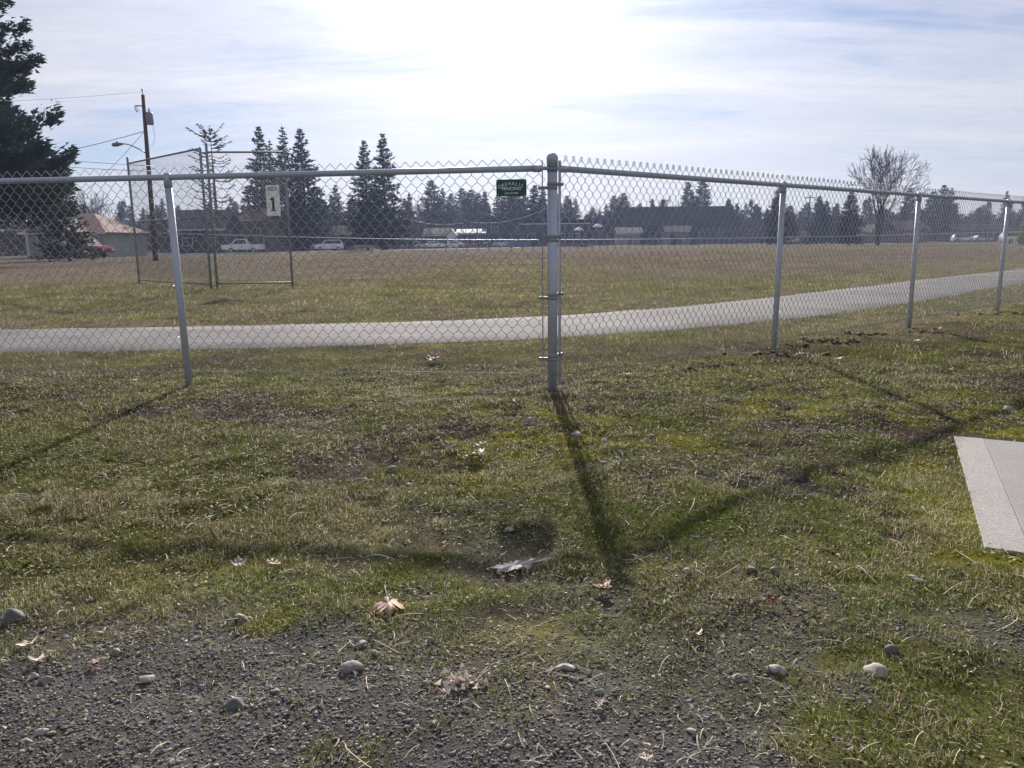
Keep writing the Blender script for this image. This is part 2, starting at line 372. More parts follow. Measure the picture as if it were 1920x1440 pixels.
# concrete slab
sb = thing('concrete_slab', 'pale concrete pad set in the grass at the right', 'slab', (SL0[0], SL0[1], 0), math.atan2(SLV[1], SLV[0])); sb['kind'] = 'structure'
def slabpiece(name, a0, a1, b0, b1, zt, m):
    bm = MB(); e = .0025
    bm.add([(b0, a0, -.08), (b1, a0, -.08), (b1, a1, -.08), (b0, a1, -.08), (b0, a0, zt - e), (b1, a0, zt - e), (b1, a1, zt - e), (b0, a1, zt - e),
            (b0 + e, a0 + e, zt), (b1 - e, a0 + e, zt), (b1 - e, a1 - e, zt), (b0 + e, a1 - e, zt)],
           [(0, 1, 5, 4), (1, 2, 6, 5), (2, 3, 7, 6), (3, 0, 4, 7), (4, 5, 9, 8), (5, 6, 10, 9), (6, 7, 11, 10), (7, 4, 8, 11), (8, 9, 10, 11)])
    return bm.build(name, m, sb)
slabpiece('edge_band', 0, SLL, 0, .13, .011, G['trowel']); slabpiece('edge_band', 0, .05, .132, SLW, .011, G['trowel'])
slabpiece('panel', .052, SLL, .1315, SLW, .0095, G['concrete'])

# ------------------------------------------------------------------ fence
FC = np.array([.28, 5.22]); DL = np.array([-2.67, .33]); DL /= np.linalg.norm(DL); DR = np.array([.766, .643])
LSP, RSP = 2.69, 2.80; RAILZ = 1.478
fence = thing('chain_link_fence', 'galvanised chain-link fence turning a corner at a thick capped post', 'fence', (FC[0], FC[1], 0))
def rel(p): return (p[0] - FC[0], p[1] - FC[1], p[2])
def wires(A, B, z0, z1, w_, h_, r, off, top, ns=4, bend=.006):
    """all the zigzag wires of one bay as one mesh (numpy)"""
    A = np.array(A, float); B = np.array(B, float); L = np.linalg.norm(B - A); u = (B - A) / L; nrm = np.array([u[1], -u[0]])  # nrm points to the camera side
    K = int(L / (w_ / 2)); J = int(round((z1 - z0) / (h_ / 2))); V = []; Fc = []; base = 0
    for k in range(K):
        x0 = k * w_ / 2; s = []; z = []; d = []
        for j in range(J + 1):
            right = (j + k) % 2; zz_ = z0 + j * h_ / 2; ss = x0 + (w_ / 2 + .001 if right else -.001); dd = r * 1.1 * (1 if right else -1)
            if 0 < j < J: s += [ss, ss]; z += [zz_ - bend, zz_ + bend]; d += [dd, dd]
            elif j == J and top == 'loop':
                sg = -1 if right else 1
                s += [ss, ss + sg * .004, ss + sg * .014, ss + sg * .018, ss + sg * .012]; z += [zz_ - .006, zz_ + .014, zz_ + .018, zz_ + .004, zz_ - .022]; d += [dd, dd * 2, dd * 2, dd, -dd]
            else: s.append(ss); z.append(zz_); d.append(dd)
        s = np.array(s); z = np.array(z); d = np.array(d) + off
        wob = .0025 * np.sin(z * 5 + k * .7); p = np.stack([A[0] + u[0] * s + nrm[0] * (d + wob), A[1] + u[1] * s + nrm[1] * (d + wob), z], -1)
        t = np.gradient(p, axis=0); t /= np.linalg.norm(t, axis=1)[:, None]
        n0 = np.array([nrm[0], nrm[1], 0.]); a = n0 - t * (t @ n0)[:, None]; a /= np.linalg.norm(a, axis=1)[:, None]; b = np.cross(t, a)
        n = len(p); ring = np.concatenate([p + r * (a * math.cos(2 * math.pi * q_ / ns) + b * math.sin(2 * math.pi * q_ / ns)) for q_ in range(ns)]).reshape(ns, n, 3)
        V.append(ring.reshape(-1, 3)); i = np.arange(n - 1)
        for q_ in range(ns):
            q2 = (q_ + 1) % ns; Fc.append(np.stack([base + q_ * n + i, base + q2 * n + i, base + q2 * n + i + 1, base + q_ * n + i + 1], -1))
        base += ns * n
    return np.concatenate(V), np.concatenate(Fc)
def fabric(name, A, B, z0, z1, w_, h_, r, off, top, m, parent, org, ns=4):
    V, Fc = wires(A, B, z0, z1, w_, h_, r, off, top, ns); V = V - np.array([org[0], org[1], 0])
    o = mesh_np(name, V, Fc, m, parent, smooth=True, polysize=4); o['kind'] = 'stuff'; return o
ZB = .052
Lp = [FC + DL * LSP * k for k in range(4)]; Rp = [FC + DR * RSP * k for k in range(8)]
for k in range(2): fabric('chain_link_mesh', Lp[k] + (DL * .055 if k == 0 else 0), Lp[k + 1], ZB, ZB + .0904 * 16.5, .0752, .0904, .0019, .03, 'point', G['wire'], fence, FC)
for k in range(5): fabric('chain_link_mesh', Rp[k] + (DR * .055 if k == 0 else 0), Rp[k + 1], ZB, ZB + .0904 * 16.5, .0752, .0904, .0021, .028, 'loop', G['wire'], fence, FC, 4)
def rail(A, B, name='top_rail'):
    a = rel((A[0], A[1], RAILZ)); b = rel((B[0], B[1], RAILZ)); n = 9
    pts = [tuple(a[i] + (b[i] - a[i]) * t - (.004 * math.sin(math.pi * t) if i == 2 else 0) for i in range(3)) for t in np.linspace(0, 1, n)]
    return MB().tube(pts, .0205, 14).build(name, G['rail'], fence)
rail(FC + DL * .075, Lp[3]); rail(FC + DR * .075, Rp[7])
def wire_run(pts, r, name, m): return MB().tube([rel(p) for p in pts], r, 5).build(name, m, fence)
def bw(A, B, off, z):
    A = np.array(A); B = np.array(B); u = (B - A) / np.linalg.norm(B - A); nn = np.array([u[1], -u[0]]) * off
    return [(A[0] + (B[0] - A[0]) * t + nn[0], A[1] + (B[1] - A[1]) * t + nn[1], z + .012 * math.sin(t * 9) + hz1(*(A + (B - A) * t)) * .3) for t in np.linspace(0, 1, 14)]
wire_run(bw(FC - DL * .03, Lp[2], .036, .105), .0022, 'tension_wire', G['dullwire']); wire_run(bw(FC - DR * .03, Rp[5], .036, .105), .0022, 'tension_wire', G['dullwire'])
# corner post
gz = hz1(*FC)
cp = MB().lathe((0, 0, 0), [(.0325, gz - .1), (.0325, 1.50)], 22).build('corner_post', G['galv'], fence)
MB().lathe((0, 0, 0), [(.0365, 1.485), (.0375, 1.535), (.0385, 1.545), (.034, 1.556), (.022, 1.570), (.008, 1.577)], 22).build('post_cap', G['rail'], cp)
for D, dz, sg in ((DL, -.012, 1), (DR, .012, -1)):
    bar = MB().box((D[0] * .066 + .0, D[1] * .066 - .03 * 0, .78), (.006, .020, 1.50), math.atan2(D[1], D[0])).build('tension_bar', G['dullpost'], fence)
    for z in (1.365, 1.025, .640, .225):
        b_ = MB().lathe((0, 0, z + dz), [(.0332, -.011), (.0352, -.010), (.0352, .010), (.0332, .011)], 20)
        b_.box((D[0] * .062, D[1] * .062, z + dz), (.062, .013, .021), math.atan2(D[1], D[0])); b_.tube([(D[0] * .085 - D[1] * .014, D[1] * .085 + D[0] * .014, z + dz), (D[0] * .085 + D[1] * .014, D[1] * .085 - D[0] * .014, z + dz)], .006, 6)
        b_.build('tension_band', G['dullpost'], cp)
    b_ = MB().lathe((0, 0, RAILZ - .012), [(.0332, -.012), (.0354, -.011), (.0354, .011), (.0332, .012)], 20)
    b_.tube([(D[0] * .034, D[1] * .034, RAILZ), (D[0] * .06, D[1] * .06, RAILZ), (D[0] * .078, D[1] * .078, RAILZ), (D[0] * .125, D[1] * .125, RAILZ)], [.012, .013, .0245, .0245], 14)
    b_.build('rail_end', G['rail'], cp)
def line_post(p, ln):
    g0 = hz1(*p); x, y, _ = rel((p[0], p[1], 0))
    o = MB().tube([(x + ln[0], y + ln[1], g0 - .1), (x + ln[0] * .5, y + ln[1] * .5, .7), (x, y, RAILZ - .012)], .0245, 16).build('line_post', G['galv'], fence)
    MB().lathe((x, y, RAILZ), [(.027, -.075), (.0275, -.02), (.027, .012), (.018, .026), (.006, .03)], 14).build('loop_cap', G['rail'], o)
    for z in (.35, .72, 1.1):
        t = MB(); pts = [(x + math.cos(a) * .029, y + math.sin(a) * .029, z + .004 * math.sin(3 * a)) for a in np.linspace(2.4, 7.0, 9)]
        t.tube(pts, .002, 5).build('tie_wire', G['wire'], o)
for k in (1, 2, 3): line_post(Lp[k], (.03, -.01))
for k in range(1, 8): line_post(Rp[k], (random.uniform(-.03, .01), random.uniform(-.02, .02)))

# ------------------------------------------------------------------ lettering helper
def text_mesh(s, size, offset=0.0):
    cu = bpy.data.curves.new('lettering', 'FONT'); cu.body = s; cu.size = size; cu.align_x = 'CENTER'; cu.offset = offset; cu.resolution_u = 3
    ob = bpy.data.objects.new('lettering', cu); C.objects.link(ob); dg = bpy.context.evaluated_depsgraph_get(); dg.update()
    me = bpy.data.meshes.new_from_object(ob.evaluated_get(dg)); V = np.array([v.co[:] for v in me.vertices]).reshape(-1, 3); Fs = [tuple(p.vertices) for p in me.polygons]
    bpy.data.objects.remove(ob); bpy.data.curves.remove(cu); bpy.data.meshes.remove(me); return V, Fs
def letters(parent, items, m, lift, name='lettering'):
    """items: (V, F) in the sign's own XZ plane (x right, y up); placed lift metres in front"""
    b = MB()
    for V, Fs in items: b.add([(v[0], -lift, v[1]) for v in V], Fs)
    return b.build(name, m, parent)

# green company sign wired to the left run
sc = FC + DL * .272; ang = math.atan2(-DL[1], -DL[0])
sg = thing('fence_sign', 'small green enamel CHEHALIS FENCING sign wired to the mesh beside the corner post', 'sign', (sc[0], sc[1] - .040, 1.355), ang)
SW, SH = .200, .108
pb = MB(); k = .006
pb.add([(sx * (SW / 2 - k * a), yy, sz * (SH / 2 - k * b)) for yy in (-.0015, .0015) for sx, sz, a, b in ((-1, -1, 0, 1), (-1, -1, 1, 0), (1, -1, 1, 0), (1, -1, 0, 1), (1, 1, 0, 1), (1, 1, 1, 0), (-1, 1, 1, 0), (-1, 1, 0, 1))],
       [tuple(range(8)), tuple(reversed(range(8, 16)))] + [(i, i + 8, (i + 1) % 8 + 8, (i + 1) % 8) for i in range(8)])
pb.build('sign_panel', G['signgreen'], sg)
items = []; word = 'CHEHALIS'; Rr = .16; sp_ = [-.077, -.0560, -.0345, -.0120, .0115, .0330, .0500, .0680]
for ch, s in zip(word, sp_):
    V, Fs = text_mesh(ch, .0300, .0003); V[:, 0] *= .90; a = s / Rr; ca, sa = math.cos(-a), math.sin(-a)
    x = V[:, 0].copy(); y = V[:, 1] + Rr; V[:, 0] = x * ca - y * sa; V[:, 1] = x * sa + y * ca - Rr + .017; items.append((V, Fs))
V, Fs = text_mesh('FENCING', .0290, .0003); V[:, 0] *= 1.04; V[:, 1] -= .0145; items.append((V, Fs))
V, Fs = text_mesh('(360) 273-4038', .0165, .0002); V[:, 0] *= .88; V[:, 1] -= .040; items.append((V, Fs))
letters(sg, items, G['signwhite'], .0026)
for x, z in ((-.088, .044), (.088, .044), (-.088, -.044), (.088, -.044)): MB().tube([(x, -.004, z), (x, .012, z)], .003, 8).build('rivet', G['galv'], sg)

# ------------------------------------------------------------------ backstop
b1 = aty(262, 533, 21.0); b2 = gnd(408, 543); b3 = gnd(543, 541); BSZ = 3.32
B1 = np.array([-10.06, 21.02]); B2 = b2[:2]; B3 = b3[:2] 
bs = thing('backstop', 'tall chain-link ball-field backstop of angled framed panels on the grass', 'backstop', (B2[0], B2[1], 0))
def brel(p): return (p[0] - B2[0], p[1] - B2[1], p[2])
def bpost(p, h, r=.030): MB().tube([brel((p[0], p[1], -.1)), brel((p[0], p[1], h)), brel((p[0], p[1], h + .03))], [r, r, r * .6], 12).build('post', G['dullpost'], bs)
def brail(a, b, z, r=.022, z2=None): MB().tube([brel((a[0], a[1], z)), brel((b[0], b[1], z if z2 is None else z2))], r, 8).build('rail', G['dullpost'], bs)
ub = (B3 - B2) / np.linalg.norm(B3 - B2); ul = (B1 - B2) / np.linalg.norm(B1 - B2)
B2b = B2 - ub * .14; B3 = B2 + ub * 1.72
bpost(B1, 3.30); bpost(B2, 3.26); bpost(B2b, 3.16); bpost(B3, 3.12, .028)
for z in (.14, 3.08): brail(B2, B3, z)
for z in (.12, 3.16): brail(B2b, B1 - ul * .1, z)
brail(B2b, B1 - ul * .1, 1.65, .022)
fabric('chain_link_mesh', B2, B3, .14, 3.08, .085, .10, .0024, 0.02, 'point', G['dullwire'], bs, B2, 3)
fabric('chain_link_mesh', B1, B2b, .12, 3.16, .085, .10, .0024, 0.02, 'point', G['dullwire'], bs, B2, 3)
# number board
fb = aty(512, 376, B3[1] - .12)
fs_ = thing('field_number_sign', 'white board with FIELD and a large black 1 on the backstop', 'sign', (fb[0], fb[1], fb[2]), math.atan2(ub[1], ub[0]))
MB().box((0, 0, 0), (.30, .008, .68)).build('sign_panel', G['signwhite'], fs_)
V, Fs = text_mesh('FIELD', .120, .001); V[:, 0] *= .74; V[:, 1] += .215
letters(fs_, [(V, Fs)], G['signblack'], .0062)
one = MB(); one.box((0, -.0062, -.085), (.055, .002, .30)); one.box((0, -.0064, -.225), (.125, .002, .03)); one.add([(-.0275, -.0066, .065), (-.0275, -.0066, .0), (-.07, -.0066, .015), (-.07, -.0066, .03)], [(0, 1, 2, 3)]); one.build('numeral', G['signblack'], fs_)
for z in (.28, -.28): MB().tube([(0, .0, z), (0, .115, z)], .006, 6).build('fixing_bolt', G['dullpost'], fs_)

exec_trees = True
# ------------------------------------------------------------------ conifers
def conifer_mesh(h, rad, levels, nb, spray, ssize, seed, bare=0.10, droop=.25, sparse=0.0, power=.85, flat=False, base=.08, thin=.35, jag=.25, fl=.03):
    r_ = np.random.default_rng(seed); V = []; 
    for L in range(levels):
        t = (L + r_.uniform(-.3, .3)) / levels; t = min(max(t, 0.0), 1.0); z0 = h * (base + (1 - base) * t)
        env = rad * ((1 - t) ** power) + .02 * rad
        if flat: env = rad * (.35 + .65 * math.sin(min(1, (t * 1.15)) * math.pi * .8)) * (1 if t < .96 else .6)
        for k in range(nb):
            if r_.random() < sparse: continue
            a = r_.uniform(0, 2 * math.pi); ln = env * r_.uniform(1 - jag * 1.6, 1 + jag); dr = -droop * (1 - t) * 1.3 + .30 * t
            n = max(2, int(spray * (ln / rad) ** .8) + 1)
            s = r_.uniform(.12, 1.0, n) ** .75; s[-1] = 1.0; wdt = .30 * ln * (1 - s * .75)
            off = r_.normal(0, .5, n) * wdt; x = ln * s; zc = z0 + x * dr + .22 * ln * s ** 3 * (1 - t) + r_.normal(0, 1, n) * (.05 * ssize + fl * ln * (1.1 - .6 * s))
            ca, sa = math.cos(a), math.sin(a); px = x * ca - off * sa; py = x * sa + off * ca
            # twig triangle: points outwards
            aa = a + np.sign(off) * r_.uniform(.1, 1.1, n); sz = ssize * r_.uniform(.6, 1.35, n) * (1.15 - .45 * t)
            tip = np.stack([px + np.cos(aa) * sz, py + np.sin(aa) * sz, zc + r_.uniform(-.35, .45, n) * sz], -1)
            wv = thin * sz; b1_ = np.stack([px - np.sin(aa) * wv, py + np.cos(aa) * wv, zc + r_.normal(0, .25, n) * sz], -1)
            b2_ = np.stack([px + np.sin(aa) * wv, py - np.cos(aa) * wv, zc + r_.normal(0, .25, n) * sz - .25 * sz], -1)
            V.append(np.stack([tip, b1_, b2_], 1).reshape(-1, 3))
    # leader
    for q_ in range(8):
        a = r_.uniform(0, 6.28); zt = h * (1 - .012 * q_); V.append(np.array([(0, 0, zt + .5 * ssize), (math.cos(a) * .2 * ssize, math.sin(a) * .2 * ssize, zt - ssize), (-math.cos(a) * .2 * ssize, .1 * ssize, zt - ssize)]))
    V = np.concatenate(V); Fc = np.arange(len(V)).reshape(-1, 3); return V, Fc
def trunk_mb(h, r0, seed, limbs=0, rad=1.0):
    r_ = random.Random(seed); m = MB(); m.tube([(0, 0, -.3), (0, 0, .4), (r_.uniform(-.1, .1), 0, h * .5), (0, 0, h * .98)], [r0 * 1.25, r0, r0 * .6, r0 * .06], 7)
    for k in range(limbs):
        z = h * r_.uniform(.1, .85); a = r_.uniform(0, 6.28); ln = rad * (1 - z / h) * .7
        m.tube([(0, 0, z), (math.cos(a) * ln * .5, math.sin(a) * ln * .5, z - .04 * ln), (math.cos(a) * ln, math.sin(a) * ln, z + .0 * ln)], [r0 * .22, r0 * .14, r0 * .04], 4, cap=False)
    return m
def proto(name, h, rad, m, seed, **k):
    t = bpy.data.objects.new(name, None); C.objects.link(t)
    trunk_mb(h, rad * .07 + .06, seed, 24, rad).build('trunk', G['bark'], t)
    V, Fc = conifer_mesh(h, rad, seed=seed, **k); mesh_np('crown', V, Fc, m, t); return t
PR = [proto('fir_tree', 22, 4.4, G['fir'], 101, levels=50, nb=10, spray=34, ssize=.55, thin=.24, jag=.42),
      proto('fir_tree', 22, 3.7, G['fir'], 102, levels=46, nb=9, spray=30, ssize=.58, thin=.24, sparse=.15, jag=.45),
      proto('fir_tree', 20, 4.6, G['fir'], 103, levels=46, nb=11, spray=38, ssize=.55, thin=.24, power=.7, jag=.38),
      proto('fir_tree', 20, 5.0, G['fir'], 104, levels=44, nb=12, spray=40, ssize=.55, thin=.24, power=.6, jag=.3)]
used = set()
def put_tree(i, px, top, Y, wide=1.0, label='', group=None, rot=None, m=None):
    p = aty(px, 455, Y); t = aty(px, top, Y); h0 = [22, 22, 20, 20][i]; s = (t[2]) / h0
    o = PR[i] if i not in used else copy_tree(PR[i]); used.add(i)
    o.location = (p[0], p[1], 0); o.scale = (s * wide, s * wide, s); o.rotation_euler = (random.uniform(-.015, .015), random.uniform(-.015, .015), random.uniform(0, 6.28))
    return tag(o, label, 'tree', group)
GA = 'firs along the far street'
for i, px, top, Y, wd, lab, grp in [
    (0, 496, 236, 128, .95, 'tall slim fir with a double tip, nearest the sparse flat-topped tree', None),
    (1, 516, 262, 131, .80, 'slim fir squeezed between taller firs of the clump behind the backstop', None),
    (1, 546, 236, 127, .95, 'slim open-branched fir in the middle of the clump behind the backstop', None),
    (0, 577, 240, 124, 1.05, 'broad fir with upswept branches at the street end of the tall clump', None),
    (0, 690, 262, 138, .95, 'shorter fir of the isolated pair between the backstop and the corner post', None),
    (0, 725, 249, 134, 1.0, 'taller fir of the isolated pair between the backstop and the corner post', None)]:
    put_tree(i, px, top, Y, wd, lab, grp)
MED = [(634, 346, 165), (608, 372, 170), (660, 372, 172), (762, 372, 190), (811, 338, 172), (833, 352, 178), (848, 362, 185), (868, 352, 205), (885, 356, 200), (899, 362, 205), (912, 372, 200), (936, 360, 168), (951, 352, 165), (968, 356, 166), (985, 362, 170), (1003, 346, 150), (1018, 352, 152), (1048, 378, 175), (1065, 366, 172), (1079, 372, 176), (1136, 382, 235), (1150, 366, 230), (1168, 362, 228), (1196, 384, 235),
       (1365, 377, 260), (1395, 380, 260), (1532, 367, 175), (1546, 376, 172), (1480, 385, 185), (1700, 352, 178), (1742, 358, 185), (1762, 346, 180), (1776, 352, 182), (1880, 358, 170), (1917, 368, 165), (1838, 384, 230), (340, 385, 190), (370, 392, 190), (310, 372, 185), (1110, 388, 215), (1420, 388, 240), (1950, 372, 180)]
LM = [(330, 'the grey-roofed house'), (400, 'the backstop'), (625, 'the wide dark outbuilding'), (665, 'the isolated fir pair'), (765, 'the cottage'), (822, 'the white gable-fronted house'), (858, 'the low pale metal roof'), (880, 'the school building'), (950, 'the green fence sign'), (1010, 'the corner post'), (1068, 'the picnic tables'), (1130, 'the taller parasol'), (1160, 'the hall annexe'), (1380, 'the hall roof end'), (1480, 'the store'), (1540, 'the distant cross-arm pole'), (1700, 'the brown-roofed house'), (1765, 'the gap before the dark house'), (1880, 'the dark house'), (1940, 'the bright green shrub')]
for n, (px, top, Y) in enumerate(MED):
    Y += 50 if 790 < px < 1085 else 30 if px > 1690 else 0
    wd = random.uniform(.95, 1.3); hgt = aty(px, top, Y)[2]; lm = min(LM, key=lambda q_: abs(q_[0] - px))[1]
    lab = '%s %s conifer in the far tree line near %s' % ('taller' if hgt > 14.2 else 'mid-height' if hgt > 10.5 else 'shorter', 'slim' if wd < 1.1 else 'broad', lm)
    put_tree(random.choice((0, 2, 2, 3)), px, top, Y, wd, lab, 'conifers in the far tree line')
put_tree(2, 1288, 340, 232, .95, 'dense dark conifer behind the long dark-roofed hall, the narrower of two'); put_tree(3, 1313, 336, 230, .95, 'dense dark conifer behind the long dark-roofed hall, the broader of two')
put_tree(2, 1456, 350, 150, 1.05, 'dark conifer standing behind the first line post past the corner')
put_tree(3, 1592, 360, 118, 1.0, 'dense dark conifer beside the foot of the tall leafless tree')
# sparse flat-topped tree
p = aty(410, 455, 112); hh = aty(410, 248, 112)[2]
st = thing('sparse_conifer', 'sparse flat-topped conifer with see-through drooping branches', 'tree', (p[0], p[1], 0))
tm = trunk_mb(hh, .30, 5, 0, 4); rr_ = random.Random(3); 
tm.build('trunk', G['bark'], st); Vs = []; lb = MB()
r_ = np.random.default_rng(8)
for L in range(26):
    t = L / 25; z = hh * (.28 + .70 * t); ln0 = (4.4 - 1.5 * t) if t > .05 else 3.4
    for k in range(3 if t < .9 else 5):
        a = r_.uniform(0, 6.28); ln = ln0 * r_.uniform(.5, 1.05); up_ = (.34 if t > .8 else .05); pts = [np.array([math.cos(a) * ln * q_, math.sin(a) * ln * q_, z + ln * (up_ * q_ - .22 * math.sin(q_ * math.pi) * (1 - t * .7) + .10 * q_ * q_)]) for q_ in (0, .3, .6, 1)]
        lb.tube(pts, [.06, .045, .03, .012], 3, cap=False)
        for q_ in r_.uniform(.25, 1.0, 16 if t < .8 else 26):
            i0 = min(2, int(q_ * 3)); f = q_ * 3 - i0; c_ = pts[i0] + (pts[i0 + 1] - pts[i0]) * f; aa = a + r_.uniform(-1.2, 1.2); sz = r_.uniform(.25, .55)
            Vs.append([c_ + (math.cos(aa) * sz, math.sin(aa) * sz, r_.uniform(-.15, .1)), c_ + (-math.sin(aa) * .09, math.cos(aa) * .09, .05), c_ + (math.sin(aa) * .09, -math.cos(aa) * .09, -.08)])
lb.build('branches', G['bark'], st); Vs = np.array(Vs).reshape(-1, 3); mesh_np('crown', Vs, np.arange(len(Vs)).reshape(-1, 3), G['cedar'], st)
# the large near spruce at the left
p = aty(-85, 455, 42)
bsp = thing('spruce_tree', 'large dark spruce with drooping shaggy branches rising behind the left fence', 'tree', (p[0], p[1], 0))
trunk_mb(19, .42, 61, 60, 6.5).build('trunk', G['bark'], bsp)
V, Fc = conifer_mesh(19, 5.2, levels=38, nb=10, spray=620, ssize=.29, seed=64, base=.17, droop=.16, power=.55, jag=.42, thin=.075, fl=.06)
mesh_np('crown', V, Fc, G['spruce'], bsp)
p = aty(128, 455, 60); h_ = aty(128, 312, 60)[2]
sm = thing('young_spruce', 'small spruce tip showing below the large spruce beside the utility pole', 'tree', (p[0], p[1], 0))
trunk_mb(h_, .12, 71, 10, 1.5).build('trunk', G['bark'], sm); V, Fc = conifer_mesh(h_, 2.0, levels=30, nb=9, spray=16, ssize=.32, seed=72, jag=.3); mesh_np('crown', V, Fc, G['spruce'], sm)

# ------------------------------------------------------------------ leafless trees
def bare_mesh(h, seed, spread=.5, depth=6, stems=1, r0=.28, thin=.012):
    r_ = random.Random(seed); m = MB(); stems_ = []
    def grow(p, d, ln, r, lv):
        pts = [p]; q = Vector(p); dd = Vector(d); n = 3
        for i in range(n):
            dd = (dd + Vector((r_.uniform(-.18, .18), r_.uniform(-.18, .18), r_.uniform(-.05, .14)))).normalized(); q = q + dd * ln / n; pts.append(q.copy())
        r1 = max(r * .62, thin); (m if lv else stems_.append(MB()) or stems_[-1]).tube(pts, [r + (r1 - r) * i / n for i in range(n + 1)], 5 if lv < 2 else 3, cap=False)
        if lv >= depth: return
        nb = 2 if lv == 0 else (3 if r_.random() < .55 else 2)
        for k in range(nb):
            ax = Vector((r_.uniform(-1, 1), r_.uniform(-1, 1), r_.uniform(-.2, .2))).normalized(); a = r_.uniform(.25, .75) * (spread / .5) * (.6 if k == 0 else 1.1)
            nd = dd.copy(); nd.rotate(Matrix.Rotation(a, 3, ax)); nd.z = max(nd.z, -.15); grow(pts[-1] if k < 2 else pts[2], nd.normalized(), ln * r_.uniform(.66, .86), r1 * (.9 if k == 0 else .7), lv + 1)
        if lv >= 1 and lv < depth - 1:
            nd = dd.copy(); nd.rotate(Matrix.Rotation(r_.uniform(.7, 1.2), 3, Vector((r_.uniform(-1, 1), r_.uniform(-1, 1), 0)).normalized())); grow(pts[1], nd, ln * .5, r1 * .45, lv + 2)
    for s in range(stems):
        a = 6.28 * s / max(stems, 1) + r_.uniform(-.4, .4); tl = 0.0 if stems == 1 else r_.uniform(.16, .42)
        grow(Vector((math.cos(a) * .04 * (stems > 1), math.sin(a) * .04 * (stems > 1), -.2)), Vector((math.cos(a) * tl, math.sin(a) * tl, 1)).normalized(), h * .30, r0 * (1 if stems == 1 else .7), 0)
    return m, stems_
def put_bare(px, top, Y, seed, label, stems=1, depth=6, spread=.5, r0=.28, thin=.012, group=None):
    p = aty(px, 455, Y); H_ = aty(px, top, Y)[2]
    t = thing('bare_tree', label, 'tree', (p[0], p[1], 0), 0, group); m, stl = bare_mesh(H_, seed, spread, depth, stems, r0, thin)
    zm = max(v[2] for v in m.v); k = H_ / zm
    for b in [m] + stl: b.v = [(v[0] * (.5 + .5 * k), v[1] * (.5 + .5 * k), v[2] * k) for v in b.v]
    m.build('crown', G['twig'], t)
    for b in stl: b.build('trunk', G['bark'], t)
    return t
_bt = put_bare(1645, 268, 120, 31, 'tall leafless tree with several dark stems rising above the right fence', 4, 6, .55, .62, .032); _bt.scale = (.66, .66, 1.0)
put_bare(1258, 366, 200, 22, 'small leafless tree beside the dark conifers behind the hall', 1, 5, .5, .22, .03)
put_bare(1112, 384, 190, 23, 'thin leafless tree in the gap between conifers past the corner post', 1, 5, .5, .2, .03)
put_bare(178, 350, 95, 24, 'leafless tree beyond the tan-roofed house near the spruce', 2, 6, .55, .25, .018)
put_bare(215, 378, 105, 25, 'low leafless tree beside the utility pole', 2, 5, .55, .2, .018)
put_bare(470, 388, 118, 26, 'reddish leafless tree in front of the pink-roofed house', 2, 6, .6, .2, .014)
for n, (px, top, Y) in enumerate([(1440, 385, 215), (1500, 388, 215), (1685, 385, 150), (1720, 378, 150), (780, 365, 200), (1205, 392, 215), (640, 392, 150), (740, 392, 150), (560, 396, 150), (690, 396, 148), (1480, 392, 170), (1560, 392, 170), (1800, 398, 170), (1850, 400, 165), (600, 385, 160), (830, 398, 175), (880, 400, 180)]):
    put_bare(px, top, Y, 40 + n, '%s grey leafless tree in the far tree line near %s' % ('taller' if aty(px, top, Y)[2] > 9.4 else 'small', min(LM, key=lambda q_: abs(q_[0] - px))[1]), 2, 5, .62, .16, .03, 'leafless trees in the far tree line')

# far wood and brush (nobody could count it)
def tri_cloud(n, cx, cy, r_x, r_y, h, size, r_, cone=False):
    u = r_.random(n); zz_ = h * u; k = (1 - u * .95) if cone else np.sqrt(np.clip(1 - (u * 1.02 - .25) ** 2 / .62, 0.02, 1)); a = r_.uniform(0, 6.28, n); rr = np.sqrt(r_.random(n)) * k
    c = np.stack([cx + np.cos(a) * rr * r_x, cy + np.sin(a) * rr * r_y, zz_], -1); d = r_.normal(0, size, (n, 3, 3)); return (c[:, None, :] + d).reshape(-1, 3)
r_ = np.random.default_rng(77); W = []; Bq = []
for k in range(280):
    px = r_.uniform(-150, 2080); Yd = r_.uniform(245, 335); p = aty(px, 455, Yd); H_ = r_.uniform(10, 17) * (1.0 if px < 1100 else .85)
    W.append(tri_cloud(330, p[0], p[1], H_ * .26, H_ * .26, H_, .42, r_, True))
for k in range(260):
    px = r_.uniform(-150, 2080); Yd = r_.uniform(225, 300); p = aty(px, 455, Yd); H_ = r_.uniform(5, 9.5); W.append(tri_cloud(260, p[0], p[1], H_ * .6, H_ * .5, H_, .45, r_))
W = np.concatenate(W); tag(mesh_np('far_wood', W, np.arange(len(W)).reshape(-1, 3), G['wood']), 'far-off belt of mixed dark woodland along the skyline', 'woodland', kind='stuff')
for px0, px1, Y0, Y1, h0, h1, n in ((545, 790, 160, 195, 4, 9, 40), (780, 1100, 205, 230, 5, 11, 50), (1390, 1960, 200, 225, 4, 8.0, 80), (-120, 110, 92, 110, 4, 8, 24), (280, 560, 128, 150, 3, 7, 36), (1040, 1400, 205, 225, 3, 6, 30)):
    for k in range(n):
        px = r_.uniform(px0, px1); p = aty(px, 455, r_.uniform(Y0, Y1)); H_ = r_.uniform(h0, h1); q_ = tri_cloud(260, p[0], p[1], H_ * .55, H_ * .5, H_, .20, r_); 
        Bq.append(q_)
Bq = np.concatenate(Bq); tag(mesh_np('brush', Bq, np.arange(len(Bq)).reshape(-1, 3), G['brush']), 'brown leafless brush filling the gaps between the far houses', 'brush', kind='stuff')
